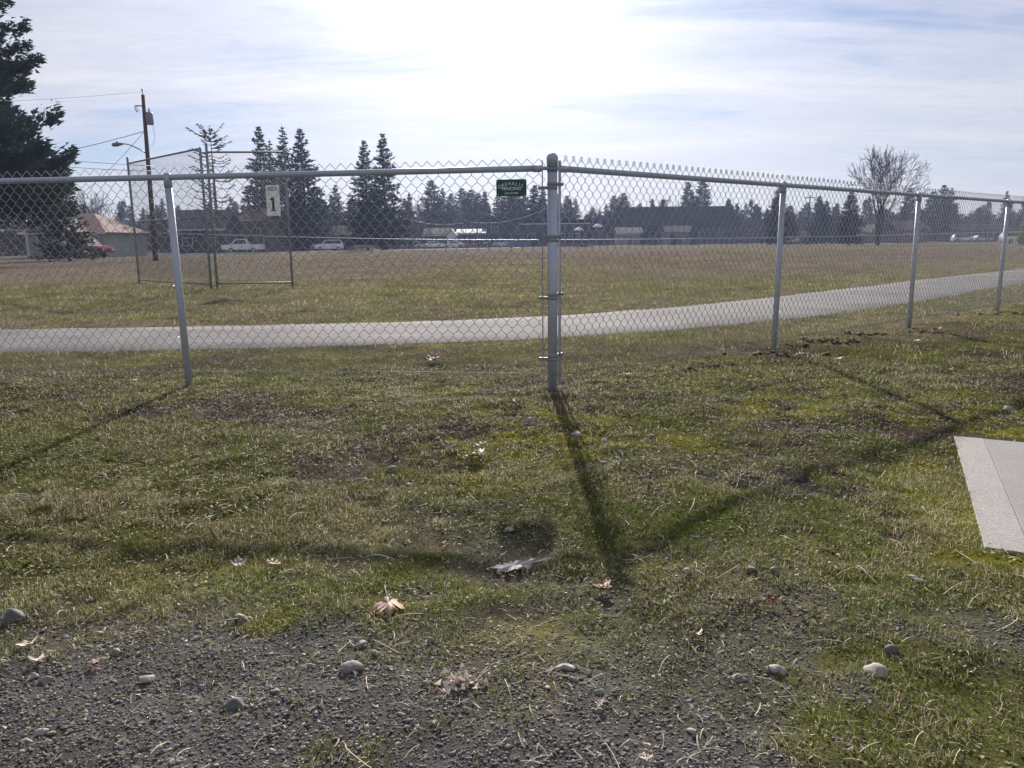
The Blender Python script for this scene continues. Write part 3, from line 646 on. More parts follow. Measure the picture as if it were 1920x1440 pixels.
def shrub(px, top, base_w, Y, m, label, group=None, name='evergreen_shrub'):
    p = aty(px, 455, Y); H_ = aty(px, top, Y)[2]; t = thing(name, label, 'shrub', (p[0], p[1], 0), 0, group); rw = base_w / F * Y
    V = tri_cloud(900, 0, 0, rw, rw, H_, .16, r_); V[:, 2] = np.maximum(V[:, 2], .02); mesh_np('foliage', V, np.arange(len(V)).reshape(-1, 3), m, t)
    MB().tube([(0, 0, -.1), (0, 0, H_ * .6)], [.12, .04], 6).build('stem', G['bark'], t)

# ------------------------------------------------------------------ houses
def house(name, label, pxl, pxr, eave, ridge, Y, wall, roof, style='gable', depth=8.0, rz=0.0, wins=(), doors=(), chim=None, cat='house', over=.4, trimroof=True, ground=-.2):
    a = aty(pxl, 455, Y); b = aty(pxr, 455, Y); cx = (a[0] + b[0]) / 2; wd = (b[0] - a[0]) - 2 * over; he = aty((pxl + pxr) / 2, eave, Y)[2]; hr = aty((pxl + pxr) / 2, ridge, Y)[2]
    t = thing(name, label, cat, (cx, Y, 0), rz); x0, x1 = -wd / 2, wd / 2
    wm = MB()
    if style == 'front':                                    # gable faces the field
        wm.prism([(x0, ground), (x1, ground), (x1, he), (0, hr - .12), (x0, he)], 0, depth)
    else: wm.box((0, depth / 2, (he + ground) / 2), (wd, depth, he - ground))
    wm.build('wall', wall, t); rm = MB(); th = .16; o = over
    if style == 'gable':
        poly = [(-o, he - .05), (depth / 2, hr), (depth + o, he - .05), (depth + o, he + th), (depth / 2, hr + th), (-o, he + th)]
        rm.add([(x0 - o, y, z) for y, z in poly] + [(x1 + o, y, z) for y, z in poly], [tuple(range(6)), tuple(reversed(range(6, 12)))] + [(i, i + 6, (i + 1) % 6 + 6, (i + 1) % 6) for i in range(6)])
    elif style == 'hip':
        i_ = min(depth / 2, wd * .4); rm.add([(x0 - o, -o, he), (x1 + o, -o, he), (x1 + o, depth + o, he), (x0 - o, depth + o, he), (x0 + i_, depth / 2, hr), (x1 - i_, depth / 2, hr),
            (x0 - o, -o, he - th), (x1 + o, -o, he - th), (x1 + o, depth + o, he - th), (x0 - o, depth + o, he - th)], [(0, 1, 5, 4), (1, 2, 5), (2, 3, 4, 5), (3, 0, 4), (6, 7, 1, 0), (7, 8, 2, 1), (8, 9, 3, 2), (9, 6, 0, 3), (9, 8, 7, 6)])
    elif style == 'front':
        rm.add([(x, y, z) for y in (-o, depth + o) for x, z in ((x0 - o, he - .1), (0, hr), (x1 + o, he - .1), (x1 + o, he + .08), (0, hr + th), (x0 - o, he + .08))], [tuple(range(6)), tuple(reversed(range(6, 12)))] + [(i, i + 6, (i + 1) % 6 + 6, (i + 1) % 6) for i in range(6)])
    else: rm.box((0, depth / 2, (he + hr) / 2 + .01), (wd + 2 * o, depth + 2 * o, max(hr - he, .2)))
    rf = rm.build('roof', roof, t)
    if trimroof: MB().box((0, -o - .02, he - .06), (wd + 2 * o, .04, .20)).build('fascia', G['trim'], rf)
    if chim is not None: MB().box((chim * wd, depth * .5, hr + .2), (.6, .6, 1.3)).build('chimney', G['wallbrown'], rf)
    for fx, zc, ww, hh_ in wins:
        x = fx * wd; wo = MB().box((x, -.02, zc), (ww, .03, hh_)).build('window', G['glass'], t); fm = MB(); k = .09
        for dx, dz, sx, sz in ((0, hh_ / 2, ww + 2 * k, k), (0, -hh_ / 2, ww + 2 * k, k)): fm.box((x + dx, -.03, zc + dz), (sx, .08, sz))
        for dx in (-ww / 2, ww / 2): fm.box((x + dx, -.031, zc), (k, .075, hh_ - k - .004))
        fm.build('frame', G['trim'], wo); MB().box((x, -.037, zc), (.04, .02, hh_ - .1)).build('mullion', G['trim'], wo)
    for fx, ww in doors:
        d_ = MB().box((fx * wd, -.03, 1.02), (ww, .06, 2.05)).build('door', G['door'], t); MB().tube([(fx * wd + ww * .4, -.06, 1.0), (fx * wd + ww * .4, -.12, 1.0)], .04, 6).build('handle', G['rim'], d_)
    return t
h1 = house('bungalow', 'low bungalow with a broad tan hipped roof behind the left fence run', 40, 204, 436, 396, 78, G['wallgreen'], G['rooftan'], 'hip', 9, .0, [(.22, 1.5, 1.3, 1.1), (.36, 1.5, 1.0, 1.1), (-.25, 1.5, 1.5, 1.1)], [(.05, .9)])
pr = MB(); pr.add([(-2.2, -3, 2.45), (2.6, -3, 2.45), (.2, -3, 3.7), (-2.2, 3, 2.6), (2.6, 3, 2.6), (.2, 3, 3.85)], [(0, 1, 2), (5, 4, 3), (0, 2, 5, 3), (2, 1, 4, 5), (1, 0, 3, 4)]); pr.build('porch_roof', G['rooftan'], h1)
for x in (-2.0, 2.4): MB().box((x, -2.8, 1.2), (.14, .14, 2.5)).build('porch_post', G['trim'], h1)
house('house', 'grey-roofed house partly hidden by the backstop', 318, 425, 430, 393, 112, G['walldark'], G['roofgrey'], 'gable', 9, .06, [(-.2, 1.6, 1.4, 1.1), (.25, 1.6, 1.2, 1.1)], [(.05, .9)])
house('house', 'house with a sunlit pinkish gable roof beside the numbered board', 420, 520, 412, 388, 122, G['wallbrown'], G['rooftan'], 'gable', 9, -.5, [(.2, 3.2, 1.6, 1.0), (-.2, 1.5, 1.6, 1.1), (.3, 1.5, 1.2, 1.1)], [(0, .9)])
house('garage', 'dark wide outbuilding behind the parked white van', 530, 660, 444, 424, 150, G['wallbrown'], G['roofdark'], 'gable', 9, 0, [(-.3, 1.4, 1.4, .9)], [(.2, 2.4)], cat='building', trimroof=False)
house('cottage', 'small cottage with a white front gable beside the dark school building', 792, 852, 441, 428, 172, G['walldark'], G['roofdark'], 'gable', 8, 0, [(-.25, 1.5, 1.2, 1.0), (.1, 1.5, 1.2, 1.0)], [(.3, .9)])
c_ = house('porch_house', 'narrow white gable-fronted house between the cottage and the low grey roof', 837, 856, 442, 430, 169, G['trim'], G['roofpale'], 'front', 6, 0, [(0, 1.5, .9, .9)], [(.3, .7)], over=.15, trimroof=False)
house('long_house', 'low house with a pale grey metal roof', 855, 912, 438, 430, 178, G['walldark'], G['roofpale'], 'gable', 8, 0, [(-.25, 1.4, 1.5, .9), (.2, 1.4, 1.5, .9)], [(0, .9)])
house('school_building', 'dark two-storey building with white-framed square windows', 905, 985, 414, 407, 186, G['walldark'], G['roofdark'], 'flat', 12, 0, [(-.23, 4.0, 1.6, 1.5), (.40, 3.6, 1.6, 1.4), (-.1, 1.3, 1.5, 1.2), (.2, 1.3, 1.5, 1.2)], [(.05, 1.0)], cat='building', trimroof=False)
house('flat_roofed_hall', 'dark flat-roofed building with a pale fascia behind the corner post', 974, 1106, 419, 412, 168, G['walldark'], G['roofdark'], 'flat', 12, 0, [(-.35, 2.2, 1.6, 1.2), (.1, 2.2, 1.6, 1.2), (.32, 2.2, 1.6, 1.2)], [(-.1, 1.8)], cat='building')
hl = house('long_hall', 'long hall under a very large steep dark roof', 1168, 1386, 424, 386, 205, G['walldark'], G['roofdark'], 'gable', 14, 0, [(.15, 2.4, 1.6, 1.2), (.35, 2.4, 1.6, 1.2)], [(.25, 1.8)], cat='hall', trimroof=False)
house('annexe', 'pale low annexe with a grey roof in front of the long dark hall', 1155, 1206, 438, 427, 192, G['wallcream'], G['roofgrey'], 'gable', 6, 0, [(-.22, 1.7, 1.1, 1.3), (.26, 1.7, 1.1, 1.3)], [(.02, .9)], cat='building')
house('annexe', 'pale annexe in the middle of the hall front beside dark shrubs', 1246, 1300, 436, 424, 193, G['wallcream'], G['roofgrey'], 'gable', 6, 0, [(-.3, 1.8, 1.2, 1.4), (.3, 1.8, 1.2, 1.4)], [(0, .9)], cat='building', trimroof=False)
ar = MB(); ar.tube([(-5.5, 0, 2.7), (-3.5, 0, 3.2), (0, 0, 3.9), (3.0, 0, 3.4), (5, 0, 2.8)], .16, 6); q_ = aty(1333, 455, 191)
t = thing('arched_canopy', 'pale arched canopy edge in front of the dark hall', 'canopy', (q_[0], 191, 0)); ar.build('arch_beam', G['roofgrey'], t)
for x in (-4.6, 4.2): MB().box((x, 0, 1.4), (.2, .2, 2.95)).build('post', G['walldark'], t)
house('house', 'small grey-walled house with a tan roof at the right of the field', 1598, 1628, 439, 424, 185, G['wallgreen'], G['rooftan'], 'gable', 8, 0, [(0, 1.4, 1.4, 1.0)], [(.3, .8)])
house('shed', 'tan gable-fronted shed near the tall leafless tree', 1633, 1652, 436, 421, 182, G['wallcream'], G['roofdark'], 'front', 5, 0, [(0, 1.9, .8, .8)], [(-.25, .7)], cat='shed', over=.2, trimroof=False)
house('house', 'brown-roofed house behind the third post of the right fence run', 1680, 1742, 432, 414, 178, G['wallbrown'], G['rooftan'], 'gable', 8, 0, [(-.2, 1.6, 1.4, 1.1), (.2, 1.6, 1.4, 1.1)], [(0, .9)], trimroof=False)
house('house', 'dark house with a low roof at the far right of the field', 1790, 1900, 434, 420, 182, G['walldark'], G['roofdark'], 'gable', 8, 0, [(-.3, 1.6, 1.4, 1.1), (.1, 1.6, 1.4, 1.1), (.35, 1.6, 1.2, 1.1)], [(-.1, .9)], trimroof=False)
house('store', 'low red-and-white fronted building right of the hall', 1484, 1536, 441, 433, 190, G['wallred'], G['roofpale'], 'flat', 8, 0, [(-.25, 1.3, 1.5, .9), (.25, 1.3, 1.5, .9)], [(0, .9)], cat='building')
for px, top, bw_, Y, lab in ((1222, 424, 14, 189, 'dark rounded shrub between the two pale annexes'), (1300, 428, 8, 188, 'dark narrow shrub at the end of the middle annexe'), (1207, 436, 8, 189, 'low dark shrub at the annexe corner'), (1262, 440, 6, 188, 'small dark shrub under the annexe window')):
    shrub(px, top, bw_, Y, G['shrub'], lab)
shrub(1925, 405, 14, 95, G['lime'], 'bright yellow-green shrub at the end of the right fence', name='garden_shrub')

# ------------------------------------------------------------------ vehicles
def car(px, Y, rz, pm, label, kind='suv', group=None, L=4.6, name='parked_car'):
    p = aty(px, 455, Y); t = thing(name, label, 'car' if kind != 'pickup' else 'pickup', (p[0], Y, 0.04), rz, group); Wd = .92
    if kind == 'suv': body = [(-2.3, .35), (2.25, .35), (2.3, .75), (2.2, .95), (1.2, 1.05), (-2.25, 1.08), (-2.32, .7)]; cab = [(1.2, 1.04), (.55, 1.66), (-1.95, 1.68), (-2.22, 1.07)]; win = [(1.0, 1.10), (.5, 1.58), (-1.85, 1.60), (-2.02, 1.12)]
    elif kind == 'sedan': body = [(-2.3, .32), (2.2, .32), (2.28, .68), (2.1, .82), (1.05, .93), (-1.6, .95), (-2.25, .9), (-2.32, .6)]; cab = [(1.05, .92), (.35, 1.40), (-.95, 1.42), (-1.7, .94)]; win = [(.85, .98), (.3, 1.34), (-.9, 1.36), (-1.42, 1.0)]
    else: body = [(-2.7, .45), (2.5, .45), (2.6, .85), (2.5, 1.05), (1.4, 1.13), (-2.7, 1.12), (-2.75, .7)]; cab = [(1.4, 1.12), (.85, 1.78), (-.55, 1.80), (-.75, 1.11)]; win = [(1.2, 1.18), (.8, 1.70), (-.45, 1.72), (-.58, 1.2)]
    def loft(poly, w0, w1):
        zs = [z for _, z in poly]; za, zb = min(zs), max(zs); n = len(poly); wv = [w0 + (w1 - w0) * (z - za) / (zb - za) for _, z in poly]
        return MB().add([(x, -wv[i], z) for i, (x, z) in enumerate(poly)] + [(x, wv[i], z) for i, (x, z) in enumerate(poly)], [tuple(range(n)), tuple(reversed(range(n, 2 * n)))] + [(i, i + n, (i + 1) % n + n, (i + 1) % n) for i in range(n)])
    k = L / 4.6; sc_ = lambda q_: [(x * k, z) for x, z in q_]
    bo = loft(sc_(body), Wd, Wd * .96).build('body', pm, t); loft(sc_(cab), Wd * .95, Wd * .74).build('cabin', pm, bo)
    wz = sc_(win)
    for s in (-1, 1):
        zs = [z for _, z in wz]; f = lambda z: s * (Wd * .95 + (Wd * .74 - Wd * .95) * (z - cab[0][1]) / (cab[1][1] - cab[0][1]) + .006)
        MB().add([(x, f(z), z) for x, z in wz], [(0, 1, 2, 3) if s < 0 else (3, 2, 1, 0)]).build('side_window', G['glass'], t)
    (xa, za), (xb, zb) = sc_(cab)[0], sc_(cab)[1]; nx_ = .012
    MB().add([(xa + (xb - xa) * u + nx_, s * (Wd * .9 - .16 * u), za + (zb - za) * u + nx_) for u, s in ((.1, -1), (.1, 1), (.92, 1), (.92, -1))], [(0, 1, 2, 3)]).build('windscreen', G['glass'], t)
    for x in (-1.4 * k, 1.42 * k):
        for s in (-1, 1):
            wh = MB().tube([(x, s * (Wd - .20), .34), (x, s * (Wd + .012), .34)], .34, 16).build('tyre', G['tyre'], t); MB().tube([(x, s * (Wd - .1), .34), (x, s * (Wd + .02), .34)], .20, 12).build('rim', G['rim'], wh)
    fx = sc_(body)[2][0]
    for s in (-1, 1):
        MB().box((fx - .03, s * .66, .74), (.12, .34, .16)).build('headlight', G['lens'], t); MB().box((sc_(body)[-1][0] + .03, s * .74, .82), (.08, .2, .22)).build('tail_light', G['redlens'], t)
        MB().box((sc_(cab)[0][0] - .15, s * (Wd + .09), cab[0][1] + .1), (.1, .2, .14)).build('mirror', pm, t)
    MB().box((fx - .01, 0, .62), (.08, .8, .16)).build('grille', G['tyre'], t)
    return t
car(152, 72, R(-14), G['pred'], 'red pickup parked in front of the tan-roofed bungalow', 'pickup', L=5.0, name='pickup_truck')
car(455, 104, R(190), G['pwhite'], 'white pickup parked beyond the backstop', 'pickup', L=4.6, name='pickup_truck')
car(613, 120, R(212), G['pwhite'], 'white four-wheel-drive parked by the kerb left of the isolated fir pair', 'suv')
car(773, 158, R(190), G['psilver'], 'silver saloon parked near the green litter bin', 'sedan')
car(808, 163, R(200), G['pwhite'], 'small white car in front of the cottage', 'sedan')
car(850, 160, R(180), G['pwhite'], 'low white car before the white gable-fronted house', 'sedan')
for px, m, lab in ((926, 'pblack', 'black car parked left of the corner post'), (944, 'psilver', 'silver car parked left of the corner post'), (972, 'pblue', 'blue car parked left of the corner post')):
    car(px, 158, R(180) + .1, G[m], lab, 'suv')
for px, m, kd, lab in ((1480, 'psilver', 'suv', 'silver car parked before the red-fronted store, nearest the hall'), (1508, 'pblue', 'sedan', 'blue saloon parked before the red-fronted store'), (1553, 'pblack', 'suv', 'black car in the row by the hedge right of the store'), (1582, 'pwhite', 'sedan', 'white saloon in the row by the hedge right of the store'), (1604, 'pblack', 'sedan', 'low black saloon in front of the small grey-walled house'), (1805, 'pwhite', 'suv', 'white car standing before the dark house'), (1838, 'psilver', 'sedan', 'silver saloon standing before the dark house'), (1905, 'pwhite', 'suv', 'white car by the bright green shrub')):
    car(px, 176 if px < 1900 else 120, R(random.uniform(-12, 12)), G[m], lab, kd)

# ------------------------------------------------------------------ street things
p0 = aty(292, 489, 55); p1 = aty(268, 178, 55)
up_ = thing('utility_pole', 'brown timber utility pole with transformer and a curved street lamp arm', 'utility pole', (p0[0], p0[1], 0))
dx = p1[0] - p0[0]; HP = p1[2]
def onp(z): return (dx * z / HP, 0, z)
MB().tube([onp(-.3), onp(HP * .5), onp(HP)], [.18, .15, .115], 12).build('pole', G['pole'], up_)
pin = MB(); pin.tube([onp(HP), (onp(HP)[0] - .03, 0, HP + .32)], .03, 6); pin.lathe((onp(HP)[0] - .03, 0, HP + .28), [(.05, 0), (.07, .05), (.04, .12)], 8); pin.build('pin_insulator', G['steel'], up_)
z = aty(281, 222, 55)[2]; x = onp(z)[0] + .36
tr_ = MB().lathe((x, -.05, z - .42), [(.22, 0), (.24, .05), (.24, .72), (.20, .80), (.06, .84)], 14).build('transformer', G['steel'], up_); MB().lathe((x, -.05, z + .40), [(.045, 0), (.06, .1), (.04, .2), (.05, .26)], 8).build('bushing', G['steel'], tr_)
MB().box((x - .26, -.03, z), (.16, .1, .10)).build('bracket', G['steel'], tr_)
z = aty(258, 200, 55)[2]; x = onp(z)[0]; fu = MB(); fu.box((x - .32, 0, z + .05), (.42, .07, .07)); fu.tube([(x - .52, 0, z + .12), (x - .62, -.02, z - .02), (x - .50, -.02, z - .36), (x - .40, 0, z - .26)], .035, 6); fu.tube([(x - .40, 0, z - .30), (x - .52, 0, z + .10)], .02, 6); fu.build('fuse_cutout', G['steel'], up_)
za = aty(281, 289, 55); zc = aty(236, 270, 55); ze = aty(212, 271, 55); L_ = lambda q_: (q_[0] - p0[0], 0, q_[2])
am = MB().tube([onp(za[2]), L_(aty(262, 280, 55)), L_(aty(246, 272.5, 55)), L_(zc), L_(aty(230, 269.6, 55))], [.045, .042, .04, .036, .034], 8).build('lamp_arm', G['steel'], up_)
hx, _, hz_ = L_(aty(221, 271, 55)); lh = MB(); lh.tube([(hx + .40, 0, hz_ + .04), (hx + .2, 0, hz_ + .03), (hx - .1, 0, hz_), (hx - .36, 0, hz_ - .02), (hx - .42, 0, hz_ - .02)], [.05, .10, .15, .12, .03], 10); lh.build('lamp_head', G['steel'], am); MB().lathe((hx - .05, 0, hz_ + .13), [(.05, 0), (.05, .08), (.02, .12)], 8).build('photocell', G['steel'], am)
dr = MB(); zt = aty(281, 232, 55)[2]
dr.tube([(onp(zt)[0] + .55, -.1, zt), (onp(zt)[0] + .62, -.1, zt - .9), (onp(zt)[0] + .45, -.1, zt - 1.5), (onp(zt)[0] + .15, -.1, zt - 1.4)], .012, 4); dr.build('drop_lead', G['cable'], up_)
def cable(pts, r, label, m='cable', name='overhead_cable', group=None):
    o = MB().tube(pts, r, 5).build(name, G[m]); return tag(o, label, 'cable', group)
def sag(a, b, s, n=14): return [tuple(np.array(a) + (np.array(b) - np.array(a)) * t - np.array([0, 0, s * 4 * t * (1 - t)])) for t in np.linspace(0, 1, n)]
zw = aty(271, 246, 55); PX = zw
cable(sag(zw, aty(-300, 345, 48), .5), .02, 'overhead cable falling from the utility pole towards the spruce')
cable(sag(zw, aty(150, 366, 52), .2), .014, 'thin stay wire slanting steeply down from the utility pole')
cable(sag(aty(288, 311, 55), aty(-120, 272, 40), .15), .018, 'upper of two parallel service cables between spruce and utility pole')
cable(sag(aty(290, 321, 55), aty(-120, 289, 40), .15), .018, 'lower of two parallel service cables between spruce and utility pole')
cable(sag(aty(267, 172, 55), aty(-140, 196, 40), .1), .008, 'thin top conductor running left from the pole tip')
far = [(x, y) for x, y in ((-260, 424), (0, 430.5), (150, 433.5), (300, 437), (420, 440.5), (560, 444.5), (700, 447.6), (830, 449.4), (960, 449.8), (1100, 449.3), (1250, 448.2), (1400, 446.5), (1550, 443.8), (1700, 440), (1850, 435.8), (2000, 431.5), (2200, 425))]
cable([aty(x, y, 85) for x, y in far], .036, 'long bright slack cable sagging low across the far side of the field', 'palecable', 'slack_cable')
for a, b, Y0, lab in (((520, 372), (720, 392), 132, 'far cable dipping past the tall fir clump'), ((720, 392), (870, 418), 140, 'far cable running from the fir pair towards the school building'), ((880, 416), (1030, 388), 150, 'far cable rising towards the corner post'), ((1500, 402), (1960, 386), 150, 'far cable above the right-hand houses')):
    cable(sag(aty(*a, Y0), aty(*b, Y0), 1.2), .03, lab)
def tpole(px, top, Y, label):
    p = aty(px, 455, Y); H_ = aty(px, top, Y)[2]; t = thing('power_pole', label, 'utility pole', (p[0], Y, 0)); MB().tube([(0, 0, -.3), (0, 0, H_)], [.17, .11], 8).build('pole', G['pole'], t)
    MB().box((0, -.14, H_ - .5), (2.4, .1, .12)).build('cross_arm', G['pole'], t)
    for x in (-1.05, -.45, .45, 1.05): MB().lathe((x, -.14, H_ - .44), [(.04, 0), (.06, .08), (.03, .16)], 6).build('insulator', G['steel'], t)
tpole(1514, 366, 150, 'distant power pole with a cross arm above the store'); tpole(718, 362, 142, 'distant power pole in front of the isolated fir pair'); tpole(895, 386, 160, 'distant power pole left of the school building')
# litter bin
p = gnd(719, 468.6); bn = thing('litter_bin', 'dark green domed litter bin by the kerb', 'bin', (p[0], p[1], 0)); s = 1.25
MB().lathe((0, 0, 0), [(.36, 0), (.42, .05), (.46, 1.0), (.47, 1.05)], 14).build('barrel', G['bin'], bn); MB().lathe((0, 0, 1.05), [(.49, 0), (.47, .12), (.34, .34), (.12, .44), (.03, .46)], 14).build('domed_lid', G['bin'], bn); MB().box((0, -.42, 1.2), (.34, .1, .16)).build('flap', G['steel'], bn)
# team benches near the far kerb
def bench(px, py, rz, label):
    p = gnd(px, py); t = thing('bench', label, 'bench', (p[0], p[1], 0), rz)
    for k in range(3): MB().box((0, -.14 + .14 * k, .46), (2.4, .12, .04)).build('slat', G['timber'], t)
    for x in (-1.0, 1.0):
        l = MB(); l.box((x, -.16, .22), (.07, .05, .46)); l.box((x, .16, .22), (.07, .05, .46)); l.box((x, 0, .41), (.06, .4, .05)); l.build('leg', G['dullpost'], t)
    for k in range(2): MB().box((0, .26, .72 + .15 * k), (2.4, .03, .12)).build('back_slat', G['timber'], t)
    for x in (-1.0, 1.0): MB().box((x, .235, .62), (.06, .03, .60)).build('back_post', G['dullpost'], t)
bench(682, 474, .05, 'dark slatted bench at the field edge near the litter bin'); bench(882, 468, .0, 'slatted bench at the field edge before the low grey roof')
def umbrella(px, top, Y, label):
    p = aty(px, 455, Y); H_ = aty(px, top, Y)[2]; t = thing('parasol', label, 'parasol', (p[0], Y, 0)); R_ = .9
    MB().tube([(0, 0, -.05), (0, 0, H_ - .05)], .035, 8).build('pole', G['steel'], t); MB().lathe((0, 0, 0), [(.35, 0), (.35, .07), (.08, .12)], 12).build('base', G['steel'], t)
    b = MB(); n = 8; vs_ = []
    for r, z in ((.05, 0), (.5, -.16), (.85, -.38), (1.05, -.62)): vs_ += [(math.cos(2 * math.pi * k / n) * r, math.sin(2 * math.pi * k / n) * r, H_ + z) for k in range(n)]
    b.add(vs_, [(i * n + k, (i + 1) * n + k, (i + 1) * n + (k + 1) % n, i * n + (k + 1) % n) for i in range(3) for k in range(n)] + [tuple(range(n))]); b.build('canopy', G['canvas'], t)
umbrella(1085, 426, 160, 'white parasol nearer the corner post beside the flat-roofed building'); umbrella(1120, 419.5, 160, 'taller white parasol between the flat-roofed building and the pale annexe')
def ptable(px, Y, label):
    p = aty(px, 455, Y); t = thing('picnic_table', label, 'table', (p[0], Y, 0))
    for k in range(5): MB().box((0, -.32 + .16 * k, .76), (2.2, .14, .045)).build('top_plank', G['timber'], t)
    for s in (-1, 1):
        MB().box((0, s * .75, .44), (2.2, .28, .045)).build('seat_plank', G['timber'], t)
    for x in (-.8, .8):
        l = MB(); l.box((x, 0, .42), (.06, 1.6, .08)); l.tube([(x + .05, -.65, 0), (x + .05, -.25, .74)], .045, 4); l.tube([(x + .05, .65, 0), (x + .05, .25, .74)], .045, 4); l.build('trestle', G['timber'], t)
for px, lab in ((1052, 'timber picnic table right beside the corner post'), (1076, 'timber picnic table under the nearer white parasol'), (1101, 'timber picnic table between the two white parasols')): ptable(px, 152, lab)

# ------------------------------------------------------------------ grass, straw, gravel
def blades(name, n, xr, yr, hmin, hmax, wid, seed, dens, label, palette, lean=1.0, sizeby=None, bent=False):
    r_ = np.random.default_rng(seed); x = r_.uniform(*xr, n); y = r_.uniform(*yr, n)
    # keep what the camera's surroundings can see: a wedge wider than the frame
    keep = (np.abs(x) < .95 * y + 1.3) & (slabd(x, y) > .004 - .035 * vn(x, y, 14, 5) * sst(.35, .7, vn(x, y, 3.5, 6))) & (pathdist(x, y) > PW - .05 + .1 * (vn(x, y, 3, 4) - .5))
    keep &= r_.random(n) < dens(x, y); x = x[keep]; y = y[keep]; n = len(x); z = hz(x, y)
    k = sizeby(x, y) if sizeby else 1.0
    hgt = r_.uniform(hmin, hmax, n) * (0.6 + .8 * fbm(x, y, 2.1, 70, 3)) * k; w2 = wid * r_.uniform(.6, 1.3, n) * k; a = r_.uniform(0, 6.28, n); ln = np.abs(r_.normal(.55, .4, n)) * lean; b = a + r_.normal(0, .9, n)
    ca, sa = np.cos(a), np.sin(a); dx, dy = np.cos(b) * ln * hgt, np.sin(b) * ln * hgt
    P0 = np.stack([x - ca * w2, y - sa * w2, z - .004], -1); P1 = np.stack([x + ca * w2, y + sa * w2, z - .004], -1)
    mx, my, mz = x + dx * .35, y + dy * .35, z + hgt * .62 / np.sqrt(1 + .3 * ln * ln)
    P2 = np.stack([mx - ca * w2 * .8, my - sa * w2 * .8, mz], -1); P3 = np.stack([mx + ca * w2 * .8, my + sa * w2 * .8, mz], -1)
    P4 = np.stack([x + dx, y + dy, z + hgt / np.sqrt(1 + ln * ln * .9)], -1)
    cc = palette(x, y, r_, n)
    if bent:
        V = np.stack([P0, P1, P2, P3, P4], 1).reshape(-1, 3); i = np.arange(n)[:, None] * 5; col = np.repeat(cc, 5, 0)
        Fc = np.concatenate([i + [0, 1, 3], i + [0, 3, 2], i + [2, 3, 4]], 1).reshape(-1, 3)
    else: V = np.stack([P0, P1, P4], 1).reshape(-1, 3); Fc = np.arange(n * 3).reshape(-1, 3); col = np.repeat(cc, 3, 0)
    return tag(mesh_np(name, V, Fc, G['blade'], col=col), label, 'grass', kind='stuff')
def pal(x, y, r_, n):
    g_ = np.array([.092, .134, .025]); o_ = np.array([.180, .174, .044]); s_ = np.array([.44, .38, .27]); d_ = np.array([.16, .12, .10])
    u = r_.random(n) + (fbm(x, y, 1.9, 81, 3) - .5) * 1.1
    dry = np.maximum(sst(.47, .66, fbm(x, y, 1.5, 83, 4)), .8 * sst(.52, .66, fbm(x, y, 4.5, 84, 3)))
    fd = np.minimum(np.abs((x - FC[0]) * -DL[1] + (y - FC[1]) * DL[0]) + 9 * (x > FC[0] + .5), np.abs((x - FC[0]) * -DR[1] + (y - FC[1]) * DR[0]) * 1.6 + 9 * (x < FC[0]))
    dry = np.maximum(dry, (1 - sst(.25, .95, fd + .5 * (fbm(x, y, 2.5, 99, 3) - .5))) * 1.35)
    c = np.where((u < .50)[:, None], g_, o_); c = np.where((u > .86)[:, None], s_, c); c = np.where((r_.random(n) < dry * .45)[:, None], np.where((r_.random(n) < .5)[:, None], s_ * .8, d_), c)
    return c * 1.30 * r_.uniform(.65, 1.35, n)[:, None]
def palfar(x, y, r_, n):
    c = pal(x, y, r_, n); br = sst(14, 30, y - .35 * np.maximum(x, 0)); m = np.array([.125, .100, .080]) * r_.uniform(.7, 1.3, n)[:, None]
    return c * (1 - br[:, None]) + m * br[:, None]
def dens_near(x, y):
    t = .04 + 1.2 * sst(.41, .60, .55 * fbm(x, y, 1.5, 85, 4) + .45 * vn(x, y, 11, 19)); return np.clip(t * (1 - .93 * gravelness(x, y)) * (1 - sst(5.7, 6.6, y) * .5), 0, 1)
blades('lawn_grass', 350000, (-5.2, 6.2), (1.30, 6.4), .008, .026, .0011, 1, lambda x, y: dens_near(x, y) * np.clip(1.25 - .12 * y, .5, 1), 'short patchy grass growing in front of the fence', pal, 1.6, lambda x, y: .60 + .17 * y, True)
blades('near_grass', 300000, (-2.9, 3.3), (1.30, 3.3), .007, .024, .0009, 6, dens_near, 'fine short grass and moss beside the gravel', pal, 1.7, None, True)
blades('grass_tufts', 70000, (-5.2, 6.2), (1.5, 6.4), .022, .050, .0008, 2, lambda x, y: sst(.62, .70, fbm(x, y, 3.2, 88, 3)) * (1 - .6 * gravelness(x, y)), 'taller green tufts scattered over the near lawn', lambda x, y, r_, n: np.array([.085, .135, .022]) * r_.uniform(.6, 1.4, n)[:, None], .9, bent=True)
blades('verge_grass', 220000, (-14, 20), (5.9, 22), .020, .050, .0030, 3, lambda x, y: np.clip(.15 + .95 * sst(.38, .62, .5 * fbm(x, y, .9, 86, 4) + .5 * fbm(x, y, 4, 87, 3)), 0, 1) * (1 - sst(15, 24, y) * .6), 'yellow-green turf between the fence, the footpath and the backstop', palfar, 1.3, lambda x, y: .5 + .06 * y, True)
blades('field_grass', 120000, (-60, 70), (18, 75), .03, .07, .012, 4, lambda x, y: np.clip(.9 - y / 90, .1, 1), 'dormant brown turf of the playing field', palfar, 1.5, lambda x, y: .6 + .02 * y)
